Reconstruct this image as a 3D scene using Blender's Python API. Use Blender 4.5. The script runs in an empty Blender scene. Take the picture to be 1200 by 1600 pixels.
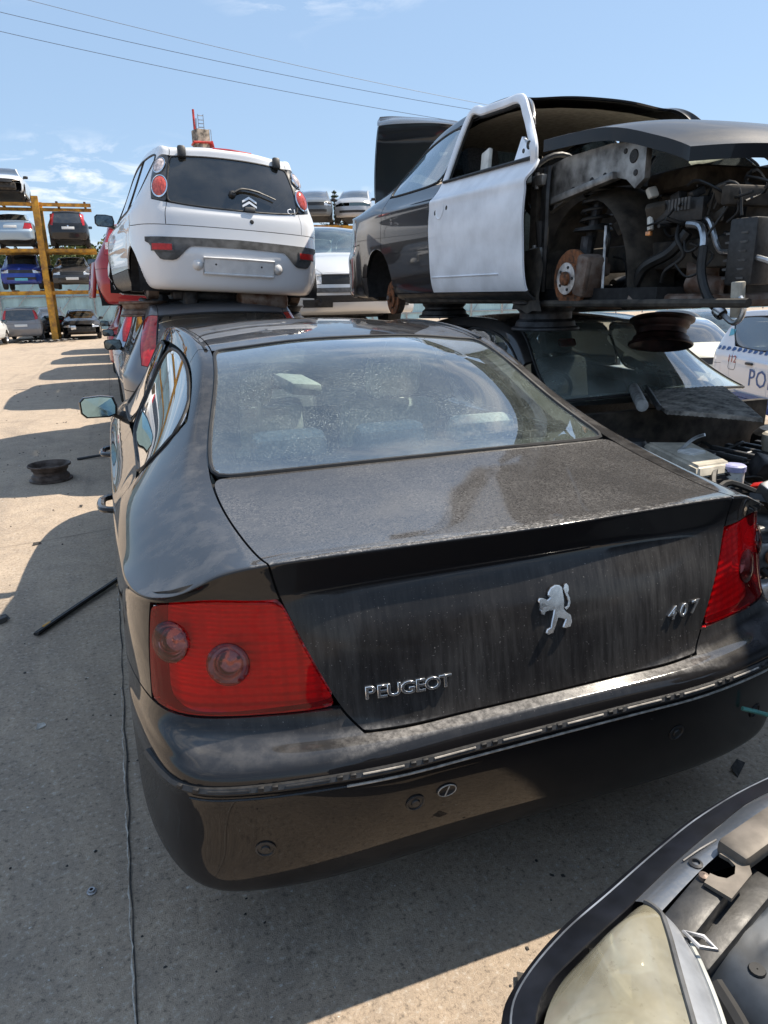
import bpy, bmesh, math, random
import numpy as np
from mathutils import Vector, Matrix
R = math.radians
random.seed(7); rng = np.random.default_rng(7)
SC = bpy.context.scene
COL = SC.collection

# ------------------------------------------------------------------ camera
CAM_F, CAM_YAW, CAM_PITCH, CAM_ROLL = 1109.06, R(20.243), R(17.145), R(-1.154)
CAM_P = Vector((-.8722, -1.2432, 1.5581))
cd = bpy.data.cameras.new('camera'); cam = bpy.data.objects.new('camera', cd); COL.objects.link(cam)
cd.sensor_fit = 'VERTICAL'; cd.sensor_height = 36.0; cd.lens = 36.0 * CAM_F / 1600.0
cd.clip_start = 0.02; cd.clip_end = 4000
_f = Vector((math.sin(CAM_YAW)*math.cos(CAM_PITCH), math.cos(CAM_YAW)*math.cos(CAM_PITCH), -math.sin(CAM_PITCH)))
_r0 = Vector((math.cos(CAM_YAW), -math.sin(CAM_YAW), 0)); _u0 = _r0.cross(_f)
_r = _r0*math.cos(CAM_ROLL) + _u0*math.sin(CAM_ROLL); _u = -_r0*math.sin(CAM_ROLL) + _u0*math.cos(CAM_ROLL)
cam.matrix_world = Matrix(((_r.x, _u.x, -_f.x, CAM_P.x), (_r.y, _u.y, -_f.y, CAM_P.y), (_r.z, _u.z, -_f.z, CAM_P.z), (0, 0, 0, 1)))
SC.camera = cam

# ------------------------------------------------------------------ world and sun
SUN_EL, CLX, CLY = R(55), 11.0, 4.0
sun_dir = Vector((math.cos(SUN_EL)*math.cos(R(3)), math.cos(SUN_EL)*math.sin(R(3)), math.sin(SUN_EL)))   # towards the sun
w = bpy.data.worlds.new('World'); SC.world = w; w.use_nodes = True
nt = w.node_tree; nt.nodes.clear()
out = nt.nodes.new('ShaderNodeOutputWorld'); bg = nt.nodes.new('ShaderNodeBackground')
sky = nt.nodes.new('ShaderNodeTexSky'); sky.sky_type = 'NISHITA'; sky.sun_disc = False
sky.sun_elevation = SUN_EL; sky.sun_rotation = math.atan2(sun_dir.x, sun_dir.y)
sky.air_density = 1.0; sky.dust_density = .5; sky.ozone_density = 2.2
tc = nt.nodes.new('ShaderNodeTexCoord'); sep = nt.nodes.new('ShaderNodeSeparateXYZ')
nt.links.new(tc.outputs['Generated'], sep.inputs[0])
def wm(op, a, b=None):
    n = nt.nodes.new('ShaderNodeMath'); n.operation = op
    for i, v in enumerate((a, b)):
        if v is None: continue
        if isinstance(v, (int, float)): n.inputs[i].default_value = v
        else: nt.links.new(v, n.inputs[i])
    return n.outputs[0]
zc = wm('ADD', wm('MAXIMUM', sep.outputs['Z'], 0.0), 0.12)
cx = wm('DIVIDE', sep.outputs['X'], zc); cyy = wm('DIVIDE', sep.outputs['Y'], zc)
comb = nt.nodes.new('ShaderNodeCombineXYZ'); nt.links.new(cx, comb.inputs[0]); nt.links.new(cyy, comb.inputs[1])
n1 = nt.nodes.new('ShaderNodeTexNoise'); n1.inputs['Scale'].default_value = 3.2; n1.inputs['Detail'].default_value = 9; n1.inputs['Roughness'].default_value = .62
n1.inputs['Distortion'].default_value = .6
nt.links.new(comb.outputs[0], n1.inputs['Vector'])
n2 = nt.nodes.new('ShaderNodeTexNoise'); n2.inputs['Scale'].default_value = .55; n2.inputs['Detail'].default_value = 3
cm = nt.nodes.new('ShaderNodeMapping'); cm.inputs['Location'].default_value = (CLX, CLY, 0); nt.links.new(comb.outputs[0], cm.inputs['Vector']); nt.links.new(cm.outputs[0], n2.inputs['Vector'])
mr = nt.nodes.new('ShaderNodeMapRange'); mr.inputs['From Min'].default_value = .48; mr.inputs['From Max'].default_value = .66
nt.links.new(n1.outputs['Fac'], mr.inputs['Value'])
mr2 = nt.nodes.new('ShaderNodeMapRange'); mr2.inputs['From Min'].default_value = .47; mr2.inputs['From Max'].default_value = .60
nt.links.new(n2.outputs['Fac'], mr2.inputs['Value'])
cl = wm('MULTIPLY', wm('MULTIPLY', mr.outputs[0], mr2.outputs[0]), .8)
mixc = nt.nodes.new('ShaderNodeMixRGB'); mixc.inputs['Color2'].default_value = (7.0, 7.0, 7.1, 1)
nt.links.new(cl, mixc.inputs['Fac'])
hz = nt.nodes.new('ShaderNodeMixRGB'); hz.inputs['Fac'].default_value = .68; hz.inputs['Color2'].default_value = (2.15, 3.1, 4.4, 1)
nt.links.new(sky.outputs['Color'], hz.inputs['Color1']); nt.links.new(hz.outputs[0], mixc.inputs['Color1']); nt.links.new(mixc.outputs[0], bg.inputs['Color']); bg.inputs['Strength'].default_value = 0.13
nt.links.new(bg.outputs[0], out.inputs['Surface'])
sl = bpy.data.lights.new('sun', 'SUN'); sun = bpy.data.objects.new('sun', sl); COL.objects.link(sun)
sl.energy = 5.0; sl.angle = R(.53); sl.color = (1, .90, .76)
sun.rotation_euler = (-sun_dir).to_track_quat('-Z', 'Y').to_euler()
vs = SC.view_settings
vs.view_transform = 'Standard'; vs.look = 'None'; vs.gamma = 1; vs.exposure = 0.58
SC.render.film_transparent = False
SC.cycles.max_bounces = 10; SC.cycles.transparent_max_bounces = 16; SC.cycles.glossy_bounces = 5
SC.cycles.use_denoising = True
SC.cycles.caustics_reflective = False; SC.cycles.caustics_refractive = False
SC.cycles.sample_clamp_indirect = 6

# ------------------------------------------------------------------ materials
class NT:
    def __init__(s, name):
        s.m = bpy.data.materials.new(name); s.m.use_nodes = True; s.t = s.m.node_tree; s.t.nodes.clear()
        s.out = s.t.nodes.new('ShaderNodeOutputMaterial')
    def n(s, ty, **kw):
        x = s.t.nodes.new(ty)
        for k, v in kw.items():
            if k in x.inputs: s.set(x.inputs[k], v)
            else: setattr(x, k, v)
        return x
    def set(s, i, v):
        if hasattr(v, 'is_output'): s.t.links.new(v, i)
        elif hasattr(i.default_value, '__len__') and not hasattr(v, '__len__'): i.default_value = (v,)*len(i.default_value)
        elif hasattr(v, '__len__') and len(v) == 3 and len(i.default_value) == 4: i.default_value = (*v, 1)
        else: i.default_value = v
    def math(s, op, a, b=0.0, clamp=False):
        x = s.n('ShaderNodeMath', operation=op, use_clamp=clamp); s.set(x.inputs[0], a); s.set(x.inputs[1], b); return x.outputs[0]
    def mapr(s, v, a, b, c=0, d=1):
        x = s.n('ShaderNodeMapRange'); s.set(x.inputs['Value'], v)
        for k, q in zip(('From Min', 'From Max', 'To Min', 'To Max'), (a, b, c, d)): s.set(x.inputs[k], q)
        return x.outputs[0]
    def mix(s, f, a, b):
        x = s.n('ShaderNodeMixRGB'); s.set(x.inputs[0], f); s.set(x.inputs[1], a); s.set(x.inputs[2], b); return x.outputs[0]
    def obco(s):
        return s.n('ShaderNodeTexCoord').outputs['Object']
    def noise(s, scale, detail=4, rough=.55, vec=None, dist=0, out='Fac'):
        x = s.n('ShaderNodeTexNoise'); s.set(x.inputs['Scale'], scale); s.set(x.inputs['Detail'], detail); s.set(x.inputs['Roughness'], rough); s.set(x.inputs['Distortion'], dist)
        s.t.links.new(vec if vec is not None else s.obco(), x.inputs['Vector']); return x.outputs[out]
    def scalevec(s, sc, vec=None):
        x = s.n('ShaderNodeMapping'); s.t.links.new(vec if vec is not None else s.obco(), x.inputs['Vector']); x.inputs['Scale'].default_value = sc; return x.outputs[0]
    def bump(s, h, strength=.3, dist=.01):
        x = s.n('ShaderNodeBump'); s.set(x.inputs['Height'], h); x.inputs['Strength'].default_value = strength; x.inputs['Distance'].default_value = dist; return x.outputs[0]
    def bsdf(s, **kw):
        x = s.n('ShaderNodeBsdfPrincipled')
        for k, v in kw.items(): s.set(x.inputs[k.replace('_', ' ')], v)
        return x.outputs[0]
    def mixs(s, f, a, b):
        x = s.n('ShaderNodeMixShader'); s.set(x.inputs[0], f); s.t.links.new(a, x.inputs[1]); s.t.links.new(b, x.inputs[2]); return x.outputs[0]
    def done(s, sh):
        s.t.links.new(sh, s.out.inputs['Surface']); return s.m

MATS = {}
def simple(name, col, rough=.5, metal=0, var=.15, scale=30, coat=0, bump=0, col2=None, spec=.5):
    if name in MATS: return MATS[name]
    t = NT(name); nz = t.noise(scale, 5)
    c2 = col2 or tuple(c*(1-var*1.6) for c in col)
    c = t.mix(t.mapr(nz, .35, .65), c2, tuple(min(1, c*(1+var)) for c in col))
    kw = dict(Base_Color=c, Metallic=metal, Roughness=t.mapr(t.noise(scale*.6, 3), .3, .7, rough*.85, min(1, rough*1.15)), Coat_Weight=coat, Coat_Roughness=.06, Specular_IOR_Level=spec)
    if bump: kw['Normal'] = t.bump(nz, bump, .004)
    MATS[name] = t.done(t.bsdf(**kw)); return MATS[name]

def paint(name, col, metal=.35, rough=.38, dust=.35, dustcol=(.30, .26, .21), coat=.9, grime=.5):
    if name in MATS: return MATS[name]
    t = NT(name)
    geo = t.n('ShaderNodeNewGeometry'); sp = t.n('ShaderNodeSeparateXYZ'); t.t.links.new(geo.outputs['Normal'], sp.inputs[0])
    up = t.mapr(sp.outputs['Z'], .1, .9)
    big = t.mapr(t.noise(3.5, 5, .6), .35, .7)
    fine = t.mapr(t.noise(160, 4, .7), .42, .68)
    drip = t.mapr(t.noise(1.0, 6, .65, t.scalevec((38, 38, 3))), .45, .75)
    d = t.math('MULTIPLY', t.math('ADD', t.math('MULTIPLY', up, .90), .10), t.math('ADD', t.math('MULTIPLY', big, .6), t.math('MULTIPLY', fine, .4)))
    d = t.math('ADD', d, t.math('MULTIPLY', drip, .08*grime))
    d = t.math('MULTIPLY', d, dust, True)
    c = t.mix(d, col, dustcol)
    sh = t.bsdf(Base_Color=c, Metallic=t.math('MULTIPLY', t.math('SUBTRACT', 1.0, d), metal), Roughness=t.mapr(d, 0, .6, rough, .8),
                Coat_Weight=t.math('MULTIPLY', t.math('SUBTRACT', 1.0, t.math('MULTIPLY', d, 1.2), True), coat), Coat_Roughness=t.mapr(d, 0, .5, .03, .3), Specular_IOR_Level=.15)
    MATS[name] = t.done(sh); return MATS[name]

def glass(name, tint=(.75, .85, .82), dust=.15, alpha=None, dustcol=(.42, .40, .35), refl=1.0, specks=0.0):
    """thin glass: clear tinted pane with Fresnel reflection and a film of dust"""
    if name in MATS: return MATS[name]
    t = NT(name)
    tr = t.n('ShaderNodeBsdfTransparent'); t.set(tr.inputs[0], tint)
    gl = t.n('ShaderNodeBsdfGlossy'); t.set(gl.inputs['Color'], (.95, .97, 1)); t.set(gl.inputs['Roughness'], .015)
    fr = t.n('ShaderNodeFresnel'); t.set(fr.inputs['IOR'], 1.52)
    f = t.math('ADD', t.math('MULTIPLY', fr.outputs[0], 1.7*refl), .02*refl, True)
    sh = t.mixs(f, tr.outputs[0], gl.outputs[0])
    df = t.n('ShaderNodeBsdfDiffuse'); t.set(df.inputs[0], dustcol)
    d = t.math('MULTIPLY', t.math('ADD', .35, t.mapr(t.noise(5, 5, .6), .35, .7)), dust)
    if specks:
        d = t.math('ADD', d, t.math('MULTIPLY', t.math('MULTIPLY', t.mapr(t.noise(260, 4, .75), .54, .70), t.mapr(t.noise(4, 4), .3, .65)), specks))
    sh = t.mixs(t.math('MINIMUM', d, .95), sh, df.outputs[0])
    MATS[name] = t.done(sh); return MATS[name]

def M(n): return MATS[n]
simple('rubber', (.012, .012, .013), .6, var=.3)
simple('black_plastic', (.022, .022, .023), .5, var=.3, scale=60, bump=.15)
simple('grey_plastic', (.10, .10, .10), .6, var=.25, scale=25, bump=.1)
simple('dark_inner', (.010, .010, .011), .85, var=.3)
simple('tyre', (.018, .018, .018), .85, var=.35, scale=40, bump=.3)
simple('steel_dark', (.045, .045, .048), .5, .6, var=.4, scale=18)
simple('steel', (.42, .42, .43), .38, .9, var=.3, scale=20)
simple('alu', (.55, .56, .57), .32, .95, var=.2, scale=22)
simple('rust', (.20, .075, .03), .85, .15, var=.5, scale=35, col2=(.06, .035, .022), bump=.4)
simple('rust_steel', (.16, .13, .11), .65, .5, var=.5, scale=14, col2=(.10, .05, .03), bump=.25)
simple('chrome', (.82, .83, .85), .09, 1, var=.05)
simple('badge_chrome', (.92, .92, .93), .20, .92, var=.08, scale=60)
simple('wire_black', (.01, .01, .01), .55)
simple('seat_fabric', (.62, .64, .61), .95, var=.2, scale=90, bump=.2)
simple('seat_dark', (.035, .035, .037), .95, var=.3, scale=90, bump=.2)
simple('dash', (.05, .052, .055), .7, var=.2, scale=80)
simple('trim_light', (.45, .46, .43), .7, var=.12)
simple('white_plastic', (.62, .62, .58), .55, var=.12, scale=14)
simple('beige_plastic', (.50, .46, .38), .6, var=.2, scale=14)
simple('red_plastic', (.5, .02, .015), .35)
simple('blue_plastic', (.03, .07, .35), .4)
simple('yellow_paint', (.60, .30, .02), .5, var=.25, scale=4, col2=(.30, .14, .03))
simple('plate_white', (.7, .7, .68), .5, var=.06)
simple('silver_lamp', (.75, .76, .75), .22, .6, var=.35, scale=28)
simple('dark_metal_paint', (.03, .031, .033), .45, .3, var=.4, scale=16)

# ------------------------------------------------------------------ object helpers
_tmp = bpy.data.scenes.new('workbench')
def evaluated(o):
    """evaluate one object in an otherwise empty scene"""
    _tmp.collection.objects.link(o)
    with bpy.context.temp_override(scene=_tmp, view_layer=_tmp.view_layers[0]):
        dg = bpy.context.evaluated_depsgraph_get(); dg.update()
    return o.evaluated_get(dg), dg
def tag(o, label=None, cat=None, group=None, kind=None):
    if label: o['label'] = label
    if cat: o['category'] = cat
    if group: o['group'] = group
    if kind: o['kind'] = kind
    return o
def thing(name, label, cat, loc=(0, 0, 0), rz=0, group=None, rot=None):
    o = bpy.data.objects.new(name, None); COL.objects.link(o); o.empty_display_size = .1
    o.location = loc; o.rotation_euler = rot if rot else (0, 0, rz)
    return tag(o, label, cat, group)
def mk(name, V, F, mat, parent=None, smooth=True, sharp=None):
    me = bpy.data.meshes.new(name)
    me.from_pydata([tuple(v) for v in V], [], [tuple(int(i) for i in f) for f in F])
    if smooth:
        me.polygons.foreach_set('use_smooth', [True]*len(me.polygons))
        if sharp: me.set_sharp_from_angle(angle=R(sharp))
    if isinstance(mat, str): mat = MATS[mat]
    if mat: me.materials.append(mat)
    o = bpy.data.objects.new(name, me); COL.objects.link(o)
    if parent is not None: o.parent = parent
    return o
def inst(name, me, parent=None, loc=None, rot=None):
    o = bpy.data.objects.new(name, me); COL.objects.link(o)
    if parent is not None: o.parent = parent
    if loc is not None: o.location = loc
    if rot is not None: o.rotation_euler = rot
    return o

class MB:
    """collects shapes; build() links them as one mesh object"""
    def __init__(s): s.V = []; s.F = []
    def add(s, V, F):
        b = len(s.V); s.V += [tuple(v) for v in V]; s.F += [tuple(i+b for i in f) for f in F]; return s
    def box(s, c, d, rot=(0, 0, 0), bev=0.0, taper=None):
        bm = bmesh.new(); bmesh.ops.create_cube(bm, size=1)
        for v in bm.verts:
            tp = 1
            if taper and v.co.z > 0: v.co.x *= taper[0]; v.co.y *= taper[1]
            v.co.x *= d[0]; v.co.y *= d[1]; v.co.z *= d[2]
        if bev: bmesh.ops.bevel(bm, geom=bm.edges[:], offset=bev, segments=2, affect='EDGES', profile=.5)
        from mathutils import Euler
        m = Matrix.Translation(c) @ Euler(rot).to_matrix().to_4x4()
        bm.verts.index_update(); V = [m @ v.co for v in bm.verts]; F = [[v.index for v in f.verts] for f in bm.faces]; bm.free()
        return s.add(V, F)
    def tube(s, P, r, n=8, cap=True, closed=False, flat=None):
        P = [Vector(p) for p in P]; m = len(P); rr = r if hasattr(r, '__len__') else [r]*m
        V = []; F = []; up = None
        for i in range(m):
            a = P[(i-1) % m] if (closed or i > 0) else P[0]; b = P[(i+1) % m] if (closed or i < m-1) else P[-1]
            t = (b-a); t = t.normalized() if t.length > 1e-9 else Vector((0, 0, 1))
            if up is None: up = Vector((0, 0, 1)) if abs(t.z) < .9 else Vector((1, 0, 0))
            x = t.cross(up); x = x.normalized() if x.length > 1e-6 else t.orthogonal().normalized(); y = x.cross(t).normalized(); up = y
            for k in range(n):
                a_ = 2*math.pi*k/n; V.append(P[i] + x*math.cos(a_)*rr[i] + y*math.sin(a_)*rr[i]*(flat or 1))
        for i in range(m if closed else m-1):
            j = (i+1) % m
            for k in range(n): F.append((i*n+k, i*n+(k+1) % n, j*n+(k+1) % n, j*n+k))
        if cap and not closed: F.append(tuple(range(n))[::-1]); F.append(tuple((m-1)*n+k for k in range(n)))
        return s.add(V, F)
    def lathe(s, prof, c=(0, 0, 0), axis=(0, 0, 1), n=24, a0=0, a1=360, cap=False):
        ax = Vector(axis).normalized(); q = Vector((0, 0, 1)).rotation_difference(ax); c = Vector(c)
        full = abs(a1-a0) >= 359.9; m = n if full else n+1
        V = []; F = []
        for k in range(m):
            a = R(a0+(a1-a0)*k/n)
            for (r, z) in prof: V.append(c + q @ Vector((r*math.cos(a), r*math.sin(a), z)))
        p = len(prof)
        for k in range(n):
            k2 = (k+1) % m
            for i in range(p-1): F.append((k*p+i, k2*p+i, k2*p+i+1, k*p+i+1))
        return s.add(V, F)
    def prism(s, poly, o, ux, uy, depth):
        """extrude a 2-D outline spanned by ux, uy at o along ux x uy"""
        o = Vector(o); ux = Vector(ux).normalized(); uy = Vector(uy).normalized(); nn = ux.cross(uy)
        n = len(poly)
        V = [o+ux*a+uy*b for a, b in poly] + [o+ux*a+uy*b+nn*depth for a, b in poly]
        tess = bmesh.new(); vs_ = [tess.verts.new(v) for v in V[:n]]; f = tess.faces.new(vs_)
        r = bmesh.ops.triangulate(tess, faces=[f]); tess.verts.index_update()
        tri = [[v.index for v in q.verts] for q in tess.faces]; tess.free()
        F = [t[::-1] for t in tri] + [[i+n for i in t] for t in tri] + [(i, (i+1) % n, (i+1) % n+n, i+n) for i in range(n)]
        return s.add(V, F)
    def grid(s, rows):
        m = len(rows); n = len(rows[0]); V = [p for r in rows for p in r]
        return s.add(V, [(i*n+j, i*n+j+1, (i+1)*n+j+1, (i+1)*n+j) for i in range(m-1) for j in range(n-1)])
    def build(s, name, mat, parent=None, smooth=True, sharp=35):
        return mk(name, s.V, s.F, mat, parent, smooth, sharp)
def smooth_path(P, n=8):
    """Catmull-Rom through points"""
    P = [Vector(p) for p in P]; out = []
    for i in range(len(P)-1):
        p0 = P[max(i-1, 0)]; p1 = P[i]; p2 = P[i+1]; p3 = P[min(i+2, len(P)-1)]
        for k in range(n):
            t = k/n
            out.append(.5*((2*p1)+(p2-p0)*t+(2*p0-5*p1+4*p2-p3)*t*t+(3*p1-p0-3*p2+p3)*t**3))
    out.append(P[-1]); return out
def text_mesh(body, size, extrude, bevel=0.0, shear=0, res=3):
    cu = bpy.data.curves.new('txt', 'FONT'); cu.body = body; cu.size = size; cu.extrude = extrude; cu.bevel_depth = bevel; cu.shear = shear
    cu.align_x = 'CENTER'; cu.align_y = 'CENTER'; cu.resolution_u = res
    o = bpy.data.objects.new('txt', cu)
    me = bpy.data.meshes.new_from_object(evaluated(o)[0]); bpy.data.objects.remove(o); bpy.data.curves.remove(cu)
    return me
# ------------------------------------------------------------------ car bodies: a control cage, smoothed, then split into panels
def subdiv(V, F, cre, ids, level):
    me = bpy.data.meshes.new('cage'); me.from_pydata([tuple(v) for v in V], [], [tuple(f) for f in F])
    at_ = me.attributes.new('crease_edge', 'FLOAT', 'EDGE')
    cr = np.zeros(len(me.edges), np.float32)
    for e in me.edges:
        a, b = e.vertices; cr[e.index] = cre.get((min(a, b), max(a, b)), 0)
    at_.data.foreach_set('value', cr)
    me.polygons.foreach_set('material_index', np.array(ids, np.int32))
    ob = bpy.data.objects.new('cage', me)
    md = ob.modifiers.new('s', 'SUBSURF'); md.levels = level; md.render_levels = level; md.use_limit_surface = True; md.quality = 3; md.use_creases = True
    ev, dg = evaluated(ob); m2 = ev.to_mesh()
    n = len(m2.vertices); co = np.empty(n*3, np.float32); m2.vertices.foreach_get('co', co)
    nf = len(m2.polygons); lv = np.empty(len(m2.loops), np.int32); m2.loops.foreach_get('vertex_index', lv)
    mi = np.empty(nf, np.int32); m2.polygons.foreach_get('material_index', mi)
    ev.to_mesh_clear(); bpy.data.objects.remove(ob); bpy.data.meshes.remove(me)
    return co.reshape(-1, 3).astype(float), lv.reshape(-1, 4), mi

def vnormals(V, F):
    a = V[F[:, 2]]-V[F[:, 0]]; b = V[F[:, 3]]-V[F[:, 1]]; fn = np.cross(a, b)
    N = np.zeros_like(V)
    for k in range(4): np.add.at(N, F[:, k], fn)
    return N/np.maximum(np.linalg.norm(N, axis=1, keepdims=True), 1e-12)

CENTRE = {'boot_lid', 'tailgate', 'rear_window', 'roof', 'windscreen', 'bonnet', 'bumper', 'front_bumper', 'grille', 'bumper_strip', 'air_intake', 'front_strip'}
GLASS = {'rear_window', 'windscreen', 'rear_side_window', 'front_side_window', 'quarter_window'}
SIDE_FR = (.92, .82, .68, .58, .53, .48, .28, .08, .0)
SIDE_DX = (.006, .012, .015, .012, .010, .008, .0, -.03, -.10)

def car_body(T, root, mats, level=3, skip=(), gap=.0022, thick=.012, arches=None, seals=True, shell=True, interp=4, deform=None, smooth_b=None, sealr=.008):
    deck = np.array(T['deck'], float); Mn, Nn = deck.shape[:2]; rear = T['rear']; front = T['front']; K = len(rear)
    per = [(0, j) for j in range(Nn)] + [(i, Nn-1) for i in range(1, Mn-1)] + [(Mn-1, j) for j in range(Nn-1, -1, -1)]
    idx = {}; V = []
    def vid(kind, a, b, s):
        if kind == 'k' and a == 0: kind = 'd'; a, b = per[b]
        centre = (b == 0) if kind == 'd' else (b == 0 or b == len(per)-1)
        if centre: s = 0
        key = (kind, a, b, s)
        if key in idx: return idx[key]
        if kind == 'd': p = deck[a, b].copy()
        else:
            i, j = per[b]
            if b < Nn: p = np.array(rear[a-1][j], float)
            elif b >= Nn+Mn-2: p = np.array(front[a-1][j], float)
            else:
                q = deck[i, j]; zb = T.get('zb', .25)
                dxk = SIDE_DX[a-1] if 'side_dx' not in T else T['side_dx'][a-1]
                p = np.array((q[0]+dxk, q[1], zb+(q[2]-zb)*SIDE_FR[a-1]))
        if s < 0: p[0] = -p[0]
        if centre: p[0] = 0
        idx[key] = len(V); V.append(p); return idx[key]
    F = []; names = []; part_ids = {}
    def pid(nm, s):
        key = (nm, 0 if nm in CENTRE else s)
        if key not in part_ids: part_ids[key] = len(part_ids)
        return part_ids[key]
    cre = {}
    for s in (1, -1):
        for i in range(Mn-1):
            for j in range(Nn-1):
                q = [vid('d', i, j, s), vid('d', i, j+1, s), vid('d', i+1, j+1, s), vid('d', i+1, j, s)]
                F.append(q if s > 0 else q[::-1]); names.append(pid(T['deck_part'](i, j), s))
        for k in range(K):
            for p in range(len(per)-1):
                q = [vid('k', k, p, s), vid('k', k+1, p, s), vid('k', k+1, p+1, s), vid('k', k, p+1, s)]
                F.append(q if s > 0 else q[::-1])
                if p < Nn-1: nm = T['rear_part'](k, p)
                elif p >= Nn+Mn-2: nm = T['front_part'](k, per[p+1][1])
                else: nm = T['side_part'](per[p][0], k)
                names.append(pid(nm, s))
        for (kind, a, b, a2, b2, c) in T.get('crease', []):
            e = vid(kind, a, b, s), vid(kind, a2, b2, s); cre[(min(e), max(e))] = c
    V = np.array(V); P = V.copy()
    if deform is not None: V = deform(V); P = V.copy()
    for it in range(interp):
        S, _, _ = subdiv(P, F, cre, names, 1)
        P += .9*(V-S[:len(V)])
    S, Q, ids = subdiv(P, F, cre, names, level)
    N = vnormals(S, Q)
    top = S[:, 2].argmax()
    if N[top, 2] < 0: Q = Q[:, ::-1]; N = -N
    W = np.abs(S[:, 0]).max()
    def cut(S, Q, ids):
        if not arches: return S, Q, ids
        S = S.copy(); fc = S[Q].mean(1); kill = np.zeros(len(Q), bool)
        for (yc, zc, rad) in arches:
            r = np.hypot(fc[:, 1]-yc, fc[:, 2]-zc); kk = (np.abs(fc[:, 0]) > .55*W) & (r < rad); kill |= kk
            bv = np.intersect1d(np.unique(Q[kk]), np.unique(Q[~kk]))
            if len(bv):
                d = S[bv, 1:]-np.array((yc, zc)); rr = np.linalg.norm(d, axis=1, keepdims=True)
                m = (np.abs(rr[:, 0]-rad) < rad*.3)
                S[bv[m], 1:] = (np.array((yc, zc))+d/np.maximum(rr, 1e-6)*rad)[m]
        return S, Q[~kill], ids[~kill]
    S2, Q2, ids2 = cut(S, Q, ids)
    objs = {}; store = {}
    for (nm, s), pi in part_ids.items():
        if nm in skip or (nm, s) in skip: continue
        fq = Q2[ids2 == pi]
        if not len(fq): continue
        u, inv = np.unique(fq, return_inverse=True); fl = inv.reshape(-1, 4); v = S2[u].copy(); n = N[u]
        ed = np.concatenate([fl[:, [0, 1]], fl[:, [1, 2]], fl[:, [2, 3]], fl[:, [3, 0]]]); fi = np.tile(np.arange(len(fl)), 4)
        key = np.sort(ed, 1); kk = key[:, 0].astype(np.int64)*len(u)+key[:, 1]
        _, first, cnt = np.unique(kk, return_index=True, return_counts=True)
        b = first[cnt == 1]; be = ed[b]; bf = fi[b]
        nxt = {int(a): int(c) for a, c in be}
        sm = (smooth_b or {}).get(nm, 0)
        loops = []; seen = set()
        for a in list(nxt):
            if a in seen: continue
            lp = [a]; seen.add(a); c = nxt[a]
            while c != a and c not in seen and c in nxt: lp.append(c); seen.add(c); c = nxt[c]
            loops.append(lp)
        for _ in range(sm):
            for lp in loops:
                if len(lp) > 8: q = v[lp]; v[lp] = .5*q+.25*(np.roll(q, 1, 0)+np.roll(q, -1, 0))
        cen = v[fl].mean(1)
        ev = v[be[:, 1]]-v[be[:, 0]]; mid = v[be].mean(1); iw = cen[bf]-mid
        ev /= np.maximum(np.linalg.norm(ev, axis=1, keepdims=True), 1e-9)
        iw -= ev*(iw*ev).sum(1, keepdims=True); iw /= np.maximum(np.linalg.norm(iw, axis=1, keepdims=True), 1e-9)
        sh = np.zeros_like(v); np.add.at(sh, be[:, 0], iw); np.add.at(sh, be[:, 1], iw)
        l = np.linalg.norm(sh, axis=1, keepdims=True); sh = np.where(l > 1e-6, sh/np.maximum(l, 1e-6), 0)
        v += sh*gap
        bv = np.unique(be); m = {int(a): i for i, a in enumerate(bv)}; nb = len(bv); base = len(v)
        Vx = np.concatenate([v, v[bv], v[bv]-n[bv]*thick])
        Fx = [tuple(f) for f in fl] + [(base+m[int(c)], base+m[int(a)], base+nb+m[int(a)], base+nb+m[int(c)]) for a, c in be]
        o = mk(nm, Vx, Fx, mats.get((nm, s), mats.get(nm, mats["paint"])), root)
        objs.setdefault(nm, []).append((s, o)); store[(nm, s)] = (v, fl, n)
        if seals and nm in GLASS:
            t = MB()
            for lp in loops:
                if len(lp) < 8: continue
                st = max(1, len(lp)//90)
                t.tube(v[lp][::st]+n[lp][::st]*.001, sealr, 6, closed=True)
            t.build('window_seal', 'rubber', o)
    if shell:
        S3, Q3, ids3 = subdiv(P, F, cre, names, 2); N3 = vnormals(S3, Q3)
        if N3[S3[:, 2].argmax(), 2] < 0: Q3 = Q3[:, ::-1]; N3 = -N3
        S3, Q3, ids3 = cut(S3, Q3, ids3)
        bad = [pi for (nm, s), pi in part_ids.items() if nm in GLASS or nm in skip or (nm, s) in skip or nm in T.get('noshell', ())]
        Q3 = Q3[~np.isin(ids3, bad)]
        u, inv = np.unique(Q3, return_inverse=True)
        mk('inner_shell', (S3-N3*.016)[u], inv.reshape(-1, 4), mats.get('inner', MATS['dark_inner']), root)
    return objs, store

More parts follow.
